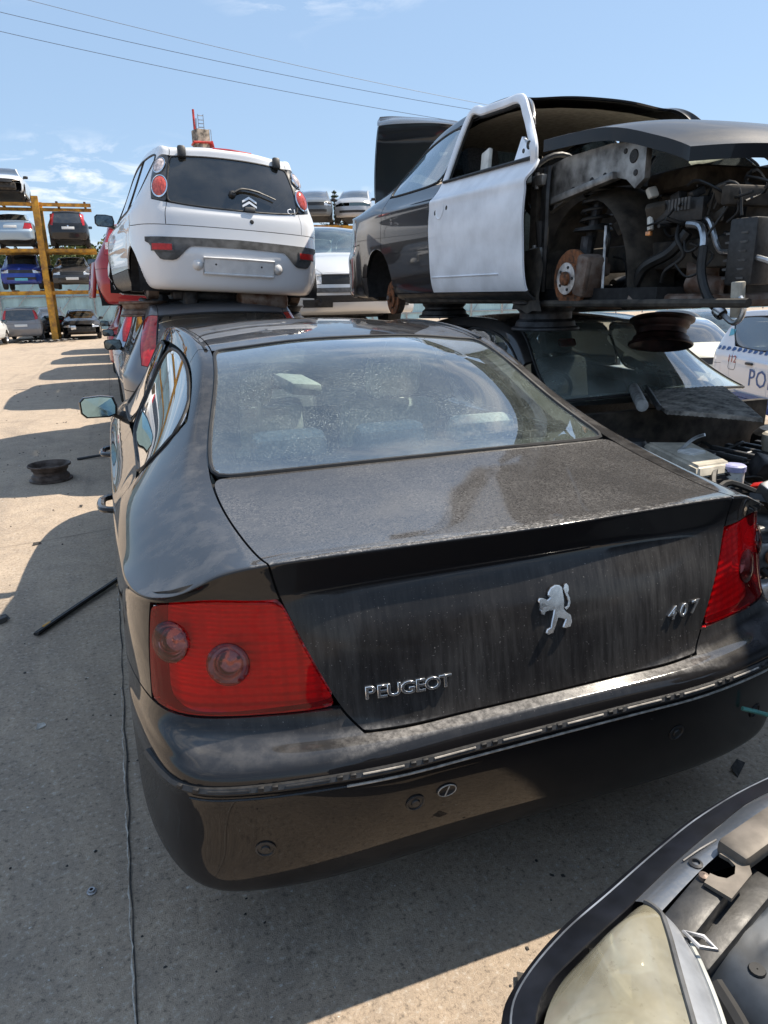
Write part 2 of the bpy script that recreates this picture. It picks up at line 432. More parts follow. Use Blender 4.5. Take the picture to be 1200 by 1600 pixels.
def sedan_table(hero=False):
    d = [ # rear lip -> bonnet edge; centre, mid, seam, cantrail, belt, shoulder
      [(0,.085,1.036),(.32,.10,1.034),(.625,.13,1.024),(.75,.18,.988),(.856,.245,.945),(.905,.40,.930)],
      [(0,.23,1.031),(.32,.245,1.029),(.645,.29,1.023),(.752,.38,1.010),(.862,.46,.960),(.916,.58,.918)],
      [(0,.675,1.085),(.33,.68,1.083),(.665,.71,1.076),(.750,.735,1.060),(.868,.80,.995),(.926,.84,.910)],
      [(0,1.03,1.255),(.31,1.035,1.248),(.60,1.07,1.215),(.675,1.07,1.180),(.855,1.10,1.005),(.930,1.12,.905)],
      [(0,1.38,1.400),(.28,1.39,1.394),(.54,1.44,1.366),(.612,1.45,1.335),(.838,1.48,.995),(.932,1.50,.900)],
      [(0,2.15,1.447),(.29,2.15,1.441),(.56,2.15,1.415),(.632,2.15,1.375),(.838,2.15,.985),(.934,2.15,.890)],
      [(0,2.80,1.405),(.29,2.79,1.398),(.57,2.74,1.372),(.645,2.72,1.325),(.842,2.75,.970),(.934,2.75,.880)],
      [(0,3.20,1.235),(.33,3.18,1.225),(.65,3.08,1.185),(.715,3.06,1.125),(.845,3.15,.955),(.930,3.2,.865)],
      [(0,3.66,1.02),(.37,3.63,1.015),(.74,3.50,.985),(.79,3.48,.97),(.85,3.55,.93),(.922,3.6,.84)],
      [(0,4.05,.955),(.36,4.04,.95),(.69,4.0,.93),(.755,3.98,.905),(.82,3.98,.87),(.902,4.0,.79)],
      [(0,4.42,.845),(.33,4.40,.84),(.60,4.33,.82),(.67,4.30,.80),(.75,4.28,.77),(.845,4.28,.72)],
      [(0,4.60,.745),(.30,4.58,.742),(.52,4.52,.735),(.60,4.48,.725),(.70,4.42,.71),(.79,4.36,.68)]]
    r = [
      [(0,.100,.958),(.31,.108,.954),(.607,.128,.942),(.738,.182,.943),(.862,.262,.926),(.912,.45,.895)],
      [(0,.056,.84),(.30,.062,.835),(.558,.092,.822),(.750,.162,.820),(.876,.262,.820),(.924,.47,.80)],
      [(0,.030,.70),(.28,.036,.70),(.497,.064,.695),(.760,.136,.690),(.882,.25,.700),(.930,.48,.70)],
      [(0,.016,.642),(.26,.018,.642),(.452,.030,.642),(.765,.092,.652),(.884,.21,.655),(.932,.48,.645)],
      [(0,-.014,.633),(.26,-.013,.633),(.46,-.003,.633),(.752,.046,.628),(.880,.175,.628),(.936,.46,.625)],
      [(0,-.036,.578),(.26,-.036,.578),(.46,-.032,.578),(.755,.022,.578),(.883,.155,.578),(.938,.45,.578)],
      [(0,-.024,.43),(.27,-.022,.43),(.50,-.012,.43),(.755,.046,.43),(.878,.17,.43),(.938,.45,.43)],
      [(0,.050,.265),(.28,.052,.258),(.53,.060,.252),(.725,.075,.268),(.862,.150,.295),(.925,.42,.30)],
      [(0,.16,.25),(.27,.16,.245),(.50,.17,.24),(.67,.19,.25),(.80,.26,.27),(.86,.45,.27)]]
    zf = (.715,.66,.60,.55,.51,.46,.38,.27,.22); yl = (.015,.03,.045,.06,.07,.075,.06,.02,-.10)
    f = []
    for k in range(9):
        xs = [.0,.30,.52,.61,.715,.81]; yo = [4.60,4.58,4.52,4.47,4.40,4.30]
        f.append([(x*(1+.03*min(k, 5)/5) + (.05 if j == 5 else .0)*min(k, 4)/4, y+yl[k]*(1-.12*j), zf[k]) for j, (x, y) in enumerate(zip(xs, yo))])
    T = dict(deck=d, rear=r, front=f, zb=.25)
    top = ['boot_lid']*2+['rear_window']*2+['roof']*2+['windscreen']*2+['bonnet']*3
    def dp(i, j):
        if j < 2: return top[i]
        if j == 2: return 'quarter_panel' if i < 4 else ('roof_rail' if i < 7 else 'front_fender')
        if j == 3: return 'quarter_panel' if i < 3 else ('rear_side_window' if i < 5 else ('front_side_window' if i < 7 else 'front_fender'))
        return flank(i)
    def flank(i): return 'quarter_panel' if i < 3 else ('rear_door' if i < 5 else ('front_door' if i < 7 else 'front_fender'))
    def sp(i, k):
        if i < 1 and k >= 3: return 'bumper'
        if i >= 10 and k >= 3: return 'front_bumper'
        if k >= 7 and i < 7: return 'sill'
        return flank(i)
    def rp(k, j):
        if j < 2 and k <= 3: return 'boot_lid'
        if k == 0: return 'quarter_panel'
        if k in (1, 2): return 'tail_light' if j < 4 else 'quarter_panel'
        return 'bumper'
    def fp(k, j):
        if k in (0, 1, 2): return 'headlight' if j >= 2 else ('grille' if k > 0 else 'front_bumper')
        if k in (6,) and j < 3: return 'air_intake'
        return 'front_bumper'
    T['deck_part'] = dp; T['side_part'] = sp; T['rear_part'] = rp; T['front_part'] = fp
    c = []
    for j in range(4): c.append(('d', 0, j, 0, j+1, .75 if j < 2 else .6))
    for j in range(2): c += [('k', 1, j, 1, j+1, .45), ('k', 4, j, 4, j+1, .8)]
    for j in range(5): c += [('k', 5, j, 5, j+1, .75 if j < 2 else .25)]
    if hero: c += [('d', i, 5, i+1, 5, .4) for i in range(8)]
    T['crease'] = c
    T['arches'] = [(.98, .33, .345), (3.70, .33, .345)]; T['axles'] = (.98, 3.70); T['L'] = 4.66; T['W'] = .93; T['track'] = .79; T['wr'] = .315
    return T

def hatch_table(long=0.0, rake=0.0):
    """short two-box body; long lengthens the cabin, rake leans the tailgate"""
    d = [
      [(0,.055,.905),(.30,.07,.908),(.565,.125,.935),(.672,.19,.955),(.740,.28,.945),(.79,.42,.90)],
      [(0,.12,1.11),(.29,.135,1.11),(.548,.185,1.11),(.662,.26,1.10),(.738,.43,1.02),(.805,.56,.89)],
      [(0,.25,1.335),(.27,.26,1.33),(.500,.31,1.315),(.600,.39,1.285),(.735,.66,.99),(.812,.74,.88)],
      [(0,.36,1.425),(.26,.37,1.42),(.505,.44,1.40),(.580,.50,1.36),(.735,.95,.97),(.815,.98,.87)],
      [(0,1.10,1.465),(.27,1.10,1.46),(.515,1.10,1.44),(.590,1.10,1.40),(.737,1.35,.955),(.815,1.36,.86)],
      [(0,1.75,1.440),(.27,1.74,1.435),(.525,1.70,1.41),(.600,1.68,1.37),(.740,1.85,.945),(.815,1.86,.85)],
      [(0,2.22,1.265),(.30,2.20,1.258),(.575,2.12,1.22),(.645,2.10,1.165),(.745,2.25,.93),(.812,2.3,.84)],
      [(0,2.68,1.025),(.32,2.66,1.02),(.635,2.55,.995),(.690,2.53,.975),(.745,2.6,.91),(.805,2.65,.82)],
      [(0,3.02,.92),(.30,3.01,.915),(.56,2.97,.895),(.63,2.95,.875),(.70,2.95,.84),(.78,2.97,.77)],
      [(0,3.26,.80),(.27,3.25,.797),(.47,3.20,.785),(.54,3.16,.77),(.62,3.11,.745),(.72,3.08,.70)]]
    zr = (.86,.76,.665,.625,.575,.515,.40,.27,.25); yr = (.035,.02,.005,-.004,-.012,-.012,.01,.05,.17)
    xs = (0,.30,.585,.69,.765,.815); yo = (0,.014,.068,.135,.235,.42)
    r = [[(x*(1 if k < 7 else .96-.05*(k-7)), yr[k]+y*(1 if j < 5 else 1), zr[k]) for j, (x, y) in enumerate(zip(xs, yo))] for k in range(9)]
    zf = (.77,.71,.645,.59,.54,.48,.39,.27,.22); yl = (.015,.03,.05,.065,.075,.08,.07,.03,-.10)
    f = [[(x*(1+.04*min(k, 5)/5)+(.04 if j == 5 else 0)*min(k, 4)/4, y+yl[k]*(1-.12*j), zf[k]) for j, (x, y) in enumerate(zip((0,.27,.47,.55,.635,.735), (3.27,3.26,3.20,3.15,3.07,2.98)))] for k in range(9)]
    if long or rake:
        def mv(p):
            x, y, z = p
            if rake and y < 1.2: y = y+rake*max(0, z-.9)*(1 if y < 1.2 else 0)
            return (x, y+long*min(1, max(0, (y-.5)/1.6)), z)
        d = [[mv(p) for p in s] for s in d]; f = [[mv(p) for p in s] for s in f]
    T = dict(deck=d, rear=r, front=f, zb=.25)
    top = ['rear_window']*2+['tailgate']+['roof']*2+['windscreen']*2+['bonnet']*2
    def flank(i): return 'quarter_panel' if i < 3 else ('front_door' if i < 7 else 'front_fender')
    if long > .4:
        def flank(i): return 'quarter_panel' if i < 2 else ('rear_door' if i < 4 else ('front_door' if i < 7 else 'front_fender'))
    def dp(i, j):
        if j < 2: return top[i]
        if j == 2: return ('tail_light' if i < 2 else 'quarter_panel') if i < 3 else ('roof_rail' if i < 6 else 'front_fender')
        if j == 3: return 'quarter_panel' if i < 2 else ('rear_side_window' if i < 4 else ('front_side_window' if i < 6 else 'front_fender'))
        return flank(i)
    def sp(i, k):
        if i < 1 and k >= 2: return 'bumper'
        if i >= 8 and k >= 3: return 'front_bumper'
        if k >= 7 and i < 7: return 'sill'
        return flank(i)
    def rp(k, j):
        if k < 2: return 'tailgate' if j < 2 else 'quarter_panel'
        return 'bumper'
    def fp(k, j):
        if k in (0, 1, 2): return 'headlight' if j >= 2 else ('grille' if k > 0 else 'front_bumper')
        if k in (6,) and j < 3: return 'air_intake'
        return 'front_bumper'
    T.update(deck_part=dp, side_part=sp, rear_part=rp, front_part=fp)
    T['crease'] = [('k', 2, j, 2, j+1, .3) for j in range(4)]
    ax2 = 2.72+long
    T['arches'] = [(.56, .29, .315), (ax2, .29, .315)]; T['axles'] = (.56, ax2); T['L'] = 3.34+long; T['W'] = .815; T['track'] = .70; T['wr'] = .285
    return T

def scale_table(T, sx, sy, sz):
    f = lambda rows: [[(x*sx, y*sy, z*sz) for (x, y, z) in s] for s in rows]
    T['deck'] = f(T['deck']); T['rear'] = f(T['rear']); T['front'] = f(T['front']); T['zb'] *= sz
    T['arches'] = [(y*sy, z*sz, r*min(sy, sz, 1.08)) for y, z, r in T['arches']]; T['axles'] = tuple(y*sy for y in T['axles'])
    T['L'] *= sy; T['W'] *= sx; T['track'] *= sx; T['wr'] *= sz
    return T

_wheel = {}
def wheel_meshes(r, style='steel'):
    key = (round(r, 3), style)
    if key in _wheel: return _wheel[key]
    rr = r*.66; w_ = .10
    t = MB().lathe([(rr*.97, -w_*.8), (r*.82, -w_), (r*.96, -w_*.8), (r, -w_*.45), (r, w_*.45), (r*.96, w_*.8), (r*.82, w_), (rr*.97, w_*.8)], axis=(1, 0, 0), n=28)
    m = MB().lathe([(rr, -w_*.85), (rr*.92, -w_*.6), (rr*.88, w_*.2), (rr*.90, w_*.45), (rr, w_*.8), (rr*.97, w_*.86), (rr*.85, w_*.5), (rr*.7, w_*.35), (rr*.62, w_*.55), (rr*.30, w_*.6), (rr*.28, w_*.75), (0.001, w_*.78)], axis=(1, 0, 0), n=28)
    a = t.build('tyre', 'tyre'); b = m.build('rim', 'steel' if style == 'steel' else 'steel_dark')
    _wheel[key] = (a.data, b.data)
    bpy.data.objects.remove(a); bpy.data.objects.remove(b)
    return _wheel[key]
def add_wheels(root, T, which=('rl', 'rr', 'fl', 'fr'), style='steel', tr=None):
    a, b = wheel_meshes(T['wr'], style); tr = tr or T['track']
    for nm in which:
        y = T['axles'][0 if nm[0] == 'r' else 1]; s = -1 if nm[1] == 'l' else 1
        w = inst('wheel', a, root, (s*tr, y, T['wr']), (0, 0, 0 if s > 0 else math.pi)); inst('rim', b, w)
def arch_liners(root, T, mat='dark_inner', front=True):
    for (yc, zc, rad) in T['arches'][:2 if front else 1]:
        for s in (-1, 1):
            x1 = T['W']*.985; x0 = T['W']*.52; V = []; F = []; n = 14
            for k in range(n+1):
                a = R(-10+200*k/n); p = (yc+math.cos(a)*rad*1.0, max(zc+math.sin(a)*rad*1.0, .18))
                V += [(s*x0, *p), (s*x1*.985, *p)]
            for k in range(n): F.append((2*k, 2*k+1, 2*k+3, 2*k+2))
            c = len(V); V.append((s*x0, yc, zc)); F += [(c, 2*k, 2*k+2) for k in range(n)]
            mk('arch_liner', V, F, mat, root)
def underbody(root, T):
    MB().box((0, T['L']*.5, T['zb']+.03), (T['W']*1.55, T['L']*.88, .06)).build('underbody', 'dark_inner', root)
# ------------------------------------------------------------------ ground
def sstep(a, b, x):
    t = min(1, max(0, (x-a)/(b-a))); return t*t*(3-2*t)
def gz(x, y):
    return -.55*sstep(3.4, 7.5, x)*sstep(-3, 1, y) - .27*sstep(12, 34, y)*(1-sstep(3.4, 7.5, x))
def concrete():
    t = NT('concrete'); co = t.obco()
    big = t.mapr(t.noise(.35, 6, .6, co), .3, .7); mid = t.mapr(t.noise(2.6, 7, .65, co), .3, .72); fine = t.noise(140, 3, .7, co); grit = t.mapr(t.noise(420, 2, .6, co), .35, .65)
    c = t.mix(mid, (.42, .325, .24), (.53, .42, .315))
    c = t.mix(t.math('MULTIPLY', big, .35), c, (.38, .31, .24))
    # oil stains and tyre marks
    oil = t.mapr(t.noise(.9, 6, .72, t.scalevec((1, .5, 1), co), 1.0), .50, .70)
    c = t.mix(t.math('MULTIPLY', oil, .6), c, (.12, .10, .088))
    tyre = t.math('MULTIPLY', t.mapr(t.noise(1.0, 5, .65, t.scalevec((5, .12, 1), co), .3), .52, .70), t.mapr(t.noise(.5, 3, .5, co), .42, .6))
    c = t.mix(t.math('MULTIPLY', tyre, .5), c, (.15, .13, .115))
    grey = t.mapr(t.noise(7, 6, .75, co), .45, .72)
    c = t.mix(t.math('MULTIPLY', grey, .5), c, (.19, .165, .145))
    spot = t.mapr(t.noise(9, 4, .6, co), .68, .76)
    c = t.mix(t.math('MULTIPLY', spot, .5), c, (.12, .10, .085))
    pale = t.mapr(t.noise(26, 4, .6, co), .70, .76)
    c = t.mix(t.math('MULTIPLY', pale, .35), c, (.62, .58, .52))
    c = t.mix(t.mapr(fine, .45, .75, 0, .55), c, (.16, .135, .11))
    c = t.mix(t.math('MULTIPLY', grit, .22), c, (.55, .47, .38))
    agg = t.noise(55, 4, .75, co)
    c = t.mix(t.mapr(agg, .55, .68, 0, .6), c, (.62, .57, .50)); c = t.mix(t.mapr(agg, .46, .33, 0, .75), c, (.11, .095, .08))
    blot = t.noise(18, 6, .8, co); c = t.mix(t.mapr(blot, .55, .72, 0, .45), c, (.15, .13, .11))
    h = t.math('ADD', fine, t.math('MULTIPLY', grit, .6)); h = t.math('ADD', h, t.math('MULTIPLY', agg, 1.2))
    return t.done(t.bsdf(Base_Color=c, Roughness=.92, Normal=t.bump(h, .55, .004), Specular_IOR_Level=.25))
MATS['concrete'] = concrete()
xs = sorted(set([-900, -300, -120, -60, -30, -15, -8, -4] + [round(-3+.5*i, 2) for i in range(24)] + [10, 14, 20, 40, 80, 200, 500, 900]))
ys = sorted(set([-600, -200, -60, -20, -8] + [round(-5+1.0*i, 2) for i in range(42)] + [40, 50, 70, 120, 300, 900, 2500]))
gv = [(x, y, gz(x, y)) for y in ys for x in xs]; nx = len(xs)
ground = mk('ground', gv, [(j*nx+i, j*nx+i+1, (j+1)*nx+i+1, (j+1)*nx+i) for j in range(len(ys)-1) for i in range(nx-1)], 'concrete')
tag(ground, 'concrete yard surface with oil stains', 'ground', kind='structure')
simple('joint_dark', (.05, .045, .04), .9, var=.4, scale=60)
simple('joint_pale', (.55, .51, .45), .8, var=.2, scale=90)
def ribbon(pts, wd, z, jit=0.0):
    V = []; F = []
    P = [Vector((p[0], p[1], 0)) for p in pts]
    for i, p in enumerate(P):
        t = (P[min(i+1, len(P)-1)]-P[max(i-1, 0)]).normalized(); n = Vector((-t.y, t.x, 0)); a = wd*(1+jit*random.uniform(-1, 1)); o = random.uniform(-1, 1)*jit*wd
        for s in (-1, 1):
            q = p+n*(s*a/2+o); V.append((q.x, q.y, gz(q.x, q.y)+z))
    for i in range(len(P)-1): F.append((2*i, 2*i+1, 2*i+3, 2*i+2))
    return V, F
def jpath(x0, y0, x1, y1, step=.06, j=.003):
    n = max(2, int(math.hypot(x1-x0, y1-y0)/step)); return [(x0+(x1-x0)*i/n+random.uniform(-j, j), y0+(y1-y0)*i/n+random.uniform(-j, j)) for i in range(n+1)]
for (a, b, c, d_) in ((-1.0, -6, -1.0, 34), (-6, 3.0, -1.0, 3.9), (-1.0, 9.4, -9, 9.0), (-1.0, 15.5, -9, 15.2), (-5.6, -6, -5.6, 34)):
    V, F = ribbon(jpath(a, b, c, d_, .1), .0045, .004, .5); mk('expansion_joint', V, F, 'joint_dark', ground, smooth=False)
V, F = ribbon(jpath(-1.008, -3, -1.008, 1.6, .03, .0022), .0024, .008, 1.2); mk('joint_filler', V, F, 'joint_pale', ground, smooth=False)
mbp = MB()
for i in range(70):
    y = 2.2+i*.09+random.uniform(-.03, .03); 
    if random.random() < .55:
        V, F = ribbon(jpath(-1.004+random.uniform(-.006, .006), y, -1.004+random.uniform(-.006, .006), y+random.uniform(.02, .07), .03, .002), .005, .008, .5); mbp.add(V, F)
o = mbp.build('joint_filler', 'joint_pale', ground, smooth=False)

# ------------------------------------------------------------------ hero: the dark four-door saloon
def hero_paint():
    t = NT('dusty dark saloon paint'); co = t.obco()
    geo = t.n('ShaderNodeNewGeometry'); sp = t.n('ShaderNodeSeparateXYZ'); t.t.links.new(geo.outputs['Normal'], sp.inputs[0])
    pos = t.n('ShaderNodeSeparateXYZ'); t.t.links.new(co, pos.inputs[0])
    up = t.mapr(sp.outputs['Z'], .55, .95)
    lidtop = t.math('MULTIPLY', up, t.math('MULTIPLY', t.mapr(pos.outputs['Z'], 1.0, 1.02), t.math('MULTIPLY', t.mapr(pos.outputs['Y'], .72, .70), t.mapr(t.math('ABSOLUTE', pos.outputs['X']), .665, .655))))
    worm = t.math('ADD', t.math('MULTIPLY', t.mapr(t.noise(80, 5, .62, co, 2.2), .44, .66), .55), t.math('MULTIPLY', t.mapr(t.noise(210, 4, .7, co, 1.0), .48, .66), .75))
    patch = t.mapr(t.noise(3.2, 5, .6, co), .30, .70)
    roofd = t.math('MULTIPLY', up, t.math('ADD', .03, t.math('MULTIPLY', t.mapr(t.noise(14, 5, .65, co), .45, .7), .10)))
    dl = t.math('MULTIPLY', lidtop, t.math('ADD', .055, t.math('MULTIPLY', t.math('MULTIPLY', worm, t.math('ADD', .35, patch)), .21)))
    edge = t.math('MULTIPLY', t.math('MULTIPLY', lidtop, t.mapr(pos.outputs['Y'], .165, .125)), t.mapr(t.noise(90, 5, .75, co, .8), .46, .64))
    rearf = t.math('MULTIPLY', t.mapr(sp.outputs['Y'], -.5, -.85), t.math('MULTIPLY', t.mapr(pos.outputs['Z'], .955, .93), t.mapr(pos.outputs['Z'], .61, .64)))
    smear = t.mapr(t.noise(1.0, 6, .7, t.scalevec((70, 20, 7), co)), .38, .70)
    rz = t.math('ADD', .012, t.math('MULTIPLY', t.mapr(t.noise(3.0, 4, .55, co), .30, .72), .09))
    specks = t.math('MULTIPLY', t.mapr(t.noise(230, 3, .6, co), .68, .73), .45)
    strk = t.math('MULTIPLY', t.mapr(t.noise(1.0, 4, .6, t.scalevec((160, 50, 260), co), 1.5), .70, .76), .28)
    dr = t.math('MULTIPLY', rearf, t.math('ADD', t.math('MULTIPLY', rz, t.math('ADD', .45, smear)), t.math('ADD', specks, strk)))
    low = t.math('MULTIPLY', t.mapr(pos.outputs['Z'], .45, .25), t.math('MULTIPLY', t.mapr(t.noise(7, 5, .6, co), .4, .75), .05))
    inl = t.mapr(t.math('ABSOLUTE', pos.outputs['X']), .56, .40)
    ledge = t.math('MULTIPLY', t.math('MULTIPLY', t.mapr(sp.outputs['Z'], .30, .6), t.math('MULTIPLY', t.math('MULTIPLY', inl, t.mapr(pos.outputs['Y'], -.018, -.010)), t.mapr(pos.outputs['Z'], .66, .645))), t.math('ADD', .16, t.math('MULTIPLY', t.mapr(t.noise(60, 5, .7, co), .4, .65), .34)))
    d = t.math('MAXIMUM', t.math('MAXIMUM', dl, roofd), t.math('MAXIMUM', t.math('MAXIMUM', dr, low), t.math('MAXIMUM', ledge, t.math('MULTIPLY', edge, .7))))
    d = t.math('ADD', d, .004, True)
    scr = t.math('MULTIPLY', t.mapr(t.noise(1.0, 2, .5, t.scalevec((9, 9, 120), co), 3.0), .735, .745), t.mapr(t.noise(2.2, 2, .5, co), .58, .62))
    d = t.math('MAXIMUM', d, t.math('MULTIPLY', scr, .35))
    c = t.mix(d, (.0085, .0078, .0085), (.50, .475, .45))
    return t.done(t.bsdf(Base_Color=c, Metallic=.0, Roughness=t.mapr(d, 0, .5, .45, .9),
           Coat_Weight=t.math('MULTIPLY', t.math('SUBTRACT', 1.0, t.math('MULTIPLY', d, .9), True), t.math('SUBTRACT', .95, t.math('ADD', t.math('MULTIPLY', rearf, .45), t.mapr(pos.outputs['Z'], .57, .54, 0, .35)))), Coat_IOR=t.math('ADD', 1.46, t.math('MULTIPLY', up, .32)), Coat_Roughness=t.math('ADD', t.mapr(d, 0, .3, .012, .16), t.math('MULTIPLY', rearf, .10)), Coat_Normal=t.bump(t.noise(3.2, 2, .5, co), .06, .02), Specular_IOR_Level=.05))
MATS['hero_paint'] = hero_paint()
def red_lens():
    t = NT('red lamp lens'); co = t.obco()
    tr = t.n('ShaderNodeBsdfTransparent'); t.set(tr.inputs[0], (.95, .03, .04))
    gl = t.n('ShaderNodeBsdfGlossy'); t.set(gl.inputs['Roughness'], .02)
    df = t.n('ShaderNodeBsdfDiffuse'); t.set(df.inputs[0], (.85, .008, .018))
    fr = t.n('ShaderNodeFresnel'); t.set(fr.inputs['IOR'], 1.5)
    a = t.mixs(t.math('ADD', .12, t.math('MULTIPLY', t.mapr(t.noise(12, 5, .6, co), .4, .7), .08)), tr.outputs[0], df.outputs[0])
    return t.done(t.mixs(t.math('MULTIPLY', fr.outputs[0], .7, True), a, gl.outputs[0]))
MATS['red_lens'] = red_lens()
def lamp_house():
    t = NT('lamp reflector'); co = t.obco()
    wv = t.n('ShaderNodeTexWave', wave_type='BANDS', bands_direction='Z'); t.set(wv.inputs['Scale'], 16); t.set(wv.inputs['Distortion'], 1.2); t.t.links.new(co, wv.inputs['Vector'])
    wx = t.n('ShaderNodeTexWave', wave_type='BANDS', bands_direction='X'); t.set(wx.inputs['Scale'], 9); t.t.links.new(co, wx.inputs['Vector'])
    h = t.math('ADD', wv.outputs['Fac'], wx.outputs['Fac'])
    return t.done(t.bsdf(Base_Color=(.95, .90, .88), Metallic=.2, Roughness=.2, Normal=t.bump(h, .9, .006)))
MATS['lamp_house'] = lamp_house()
def smoke():
    t = NT('smoked lamp window'); co = t.obco()
    tr = t.n('ShaderNodeBsdfTransparent'); t.set(tr.inputs[0], (.62, .34, .32))
    gl = t.n('ShaderNodeBsdfGlossy'); t.set(gl.inputs['Roughness'], .02)
    df = t.n('ShaderNodeBsdfDiffuse'); t.set(df.inputs[0], (.12, .012, .014))
    fr = t.n('ShaderNodeFresnel'); t.set(fr.inputs['IOR'], 1.5)
    return t.done(t.mixs(t.math('MULTIPLY', fr.outputs[0], 1.0, True), t.mixs(.22, tr.outputs[0], df.outputs[0]), gl.outputs[0]))
MATS['lamp_smoke'] = smoke()
glass('hero_rear_glass', (.82, .92, .88), dust=.055, specks=.80, dustcol=(.52, .59, .56), refl=1.6)
glass('hero_side_glass', (.42, .48, .46), dust=.05)
glass('clear_glass', (.70, .80, .78), dust=.10)
glass('bright_veil_screen', (.82, .92, .88), dust=.30, dustcol=(.52, .60, .56))  # pale film brightens the pane, standing for the bright view through it
glass('pale_glass', (.80, .90, .88), dust=.10, dustcol=(.5, .55, .52))
glass('tint_glass', (.10, .11, .11), dust=.06)
glass('far_glass', (.16, .18, .18), dust=.08, refl=1.3)
glass('blue_glass', (.35, .55, .60), dust=.14, dustcol=(.30, .42, .46))

hero = thing('dark_saloon', 'dusty near-black saloon nearest the camera, lion badge and 407 on its boot', 'car')
TH = sedan_table(True); TH['noshell'] = ('tail_light',)
hm = dict(paint=M('hero_paint'), tail_light=M('red_lens'), rear_window=M('hero_rear_glass'), windscreen=M('clear_glass'), rear_side_window=M('hero_side_glass'), front_side_window=M('hero_side_glass'),
          headlight=M('silver_lamp'), grille=M('black_plastic'), air_intake=M('black_plastic'), sill=M('black_plastic'))
ho, hs = car_body(TH, hero, hm, level=4, arches=TH['arches'], smooth_b={'rear_side_window': 60, 'front_side_window': 40, 'rear_window': 10, 'tail_light': 12, 'boot_lid': 5}, gap=.0026, sealr=.007)
add_wheels(hero, TH); arch_liners(hero, TH); underbody(hero, TH)
_rv = np.concatenate([hs[k][0] for k in hs if k[0] in ('boot_lid', 'bumper', 'tail_light', 'quarter_panel')]); _rn = np.concatenate([hs[k][2] for k in hs if k[0] in ('boot_lid', 'bumper', 'tail_light', 'quarter_panel')])
_m = (_rn[:, 1] < -.3) & (_rv[:, 1] < .6); _rv = _rv[_m]; _rn = _rn[_m]
def flat_on(v, n, x, z):
    """slide from the nearest vertex along its tangent plane to the exact x, z"""
    return Vector((x, v[1]-(n[0]*(x-v[0])+n[2]*(z-v[2]))/n[1], z)), Vector(n)
def rear_pt(x, z):
    i = ((_rv[:, 0]-x)**2+(_rv[:, 2]-z)**2).argmin(); return flat_on(_rv[i], _rn[i], x, z)
def on_rear(o, x, z, up=.003, roll=0.0):
    """place an object modelled in its local XY plane (facing +Z) on the tail"""
    p, n = rear_pt(x, z); zx = n.normalized(); xx = Vector((0, 0, 1)).cross(zx).normalized(); yy = zx.cross(xx)
    if roll: xx, yy = xx*math.cos(roll)+yy*math.sin(roll), yy*math.cos(roll)-xx*math.sin(roll)
    q = p+zx*up
    o.matrix_local = Matrix(((xx.x, yy.x, zx.x, q.x), (xx.y, yy.y, zx.y, q.y), (xx.z, yy.z, zx.z, q.z), (0, 0, 0, 1)))
# lamps: reflector bowl behind the lens, round bulbs chambers, ribbed inner block
for s, lens in ho['tail_light']:
    v, fl, n = hs[('tail_light', s)]
    mk('lamp_reflector', v-n*.045, fl, 'lamp_house', lens)
    holes = []
    for (ax, az, rad) in ((.832, .848, .044), (.722, .806, .045)):
        p, nn = rear_pt(s*ax, az); holes.append((p, rad))
        MB().lathe([(rad*1.06, -.002), (rad*1.05, .0022), (rad*.97, .0034), (rad*.80, .0060), (rad*.6, .0082), (rad*.35, .0098), (rad*.15, .0105), (0.001, .0106)], p, nn, 32).build('lamp_window', 'lamp_smoke', lens)
        MB().lathe([(rad*1.02, -.004), (rad*.95, -.012), (rad*.75, -.026), (rad*.4, -.034), (rad*.22, -.035), (rad*.20, -.018), (0.001, -.016)], p, nn, 32).build('lamp_bowl', 'chrome', lens)
    bm = bmesh.new(); bm.from_mesh(lens.data)
    kill = [f for f in bm.faces if any((f.calc_center_median()-p).length < r*.97 for p, r in holes)]
    bmesh.ops.delete(bm, geom=kill, context='FACES'); bm.to_mesh(lens.data); bm.free()
# rear badges
def chrome_text(body, size, x, z, sx=1.0, roll=0.0, shear=0, name='letters', ext=.0022):
    me = text_mesh(body, size, ext, .0011, shear); me.materials.append(M('badge_chrome'))
    for v in me.vertices: v.co.x *= sx
    o = inst(name, me, lid); on_rear(o, x, z, .003, roll); return o
lid = ho['boot_lid'][0][1]
def letters(body, size, x0, x1, z, shear=0, hoff=0.0):
    n = len(body)
    for i, ch in enumerate(body):
        wd = [{'P': .93, 'E': .86, 'U': 1.02, 'G': 1.12, 'O': 1.15, 'T': .92}.get(c, 1.0) for c in body]; cum = [sum(wd[:q])+wd[q]/2 for q in range(n)]
        x = x0+(x1-x0)*(cum[i]-cum[0])/(cum[-1]-cum[0]); o = chrome_text(ch, size, x, z+hoff*i, 1.22, 0, shear, 'letter')
        o.name = 'letter'
letters('PEUGEOT', .040, -.435, -.262, .722)
letters('407', .046, .378, .458, .762, .25)
lion = [(408,460),(420,446),(440,438),(458,441),(469,452),(472,478),(473,505),(468,532),(478,546),(495,560),(498,585),(490,602),(466,605),(454,600),(461,588),(470,573),(455,566),(440,561),(427,588),(413,612),(393,616),(381,608),(388,595),(404,590),(410,570),(418,550),(424,531),(409,528),(390,531),(383,541),(372,536),(369,523),(385,515),(404,515),(416,506),(398,501),(380,492),(369,497),(362,486),(367,475),(384,478),(402,488),(413,481),(405,471)]
tail = [(470,528),(484,524),(489,508),(487,494),(478,476),(474,458),(480,443),(489,440),(496,450),(496,466),(490,478),(484,470),(487,458),(484,455),(483,464),(487,476),(495,493),(498,512),(492,528),(478,538)]
sc_ = .116/182.0
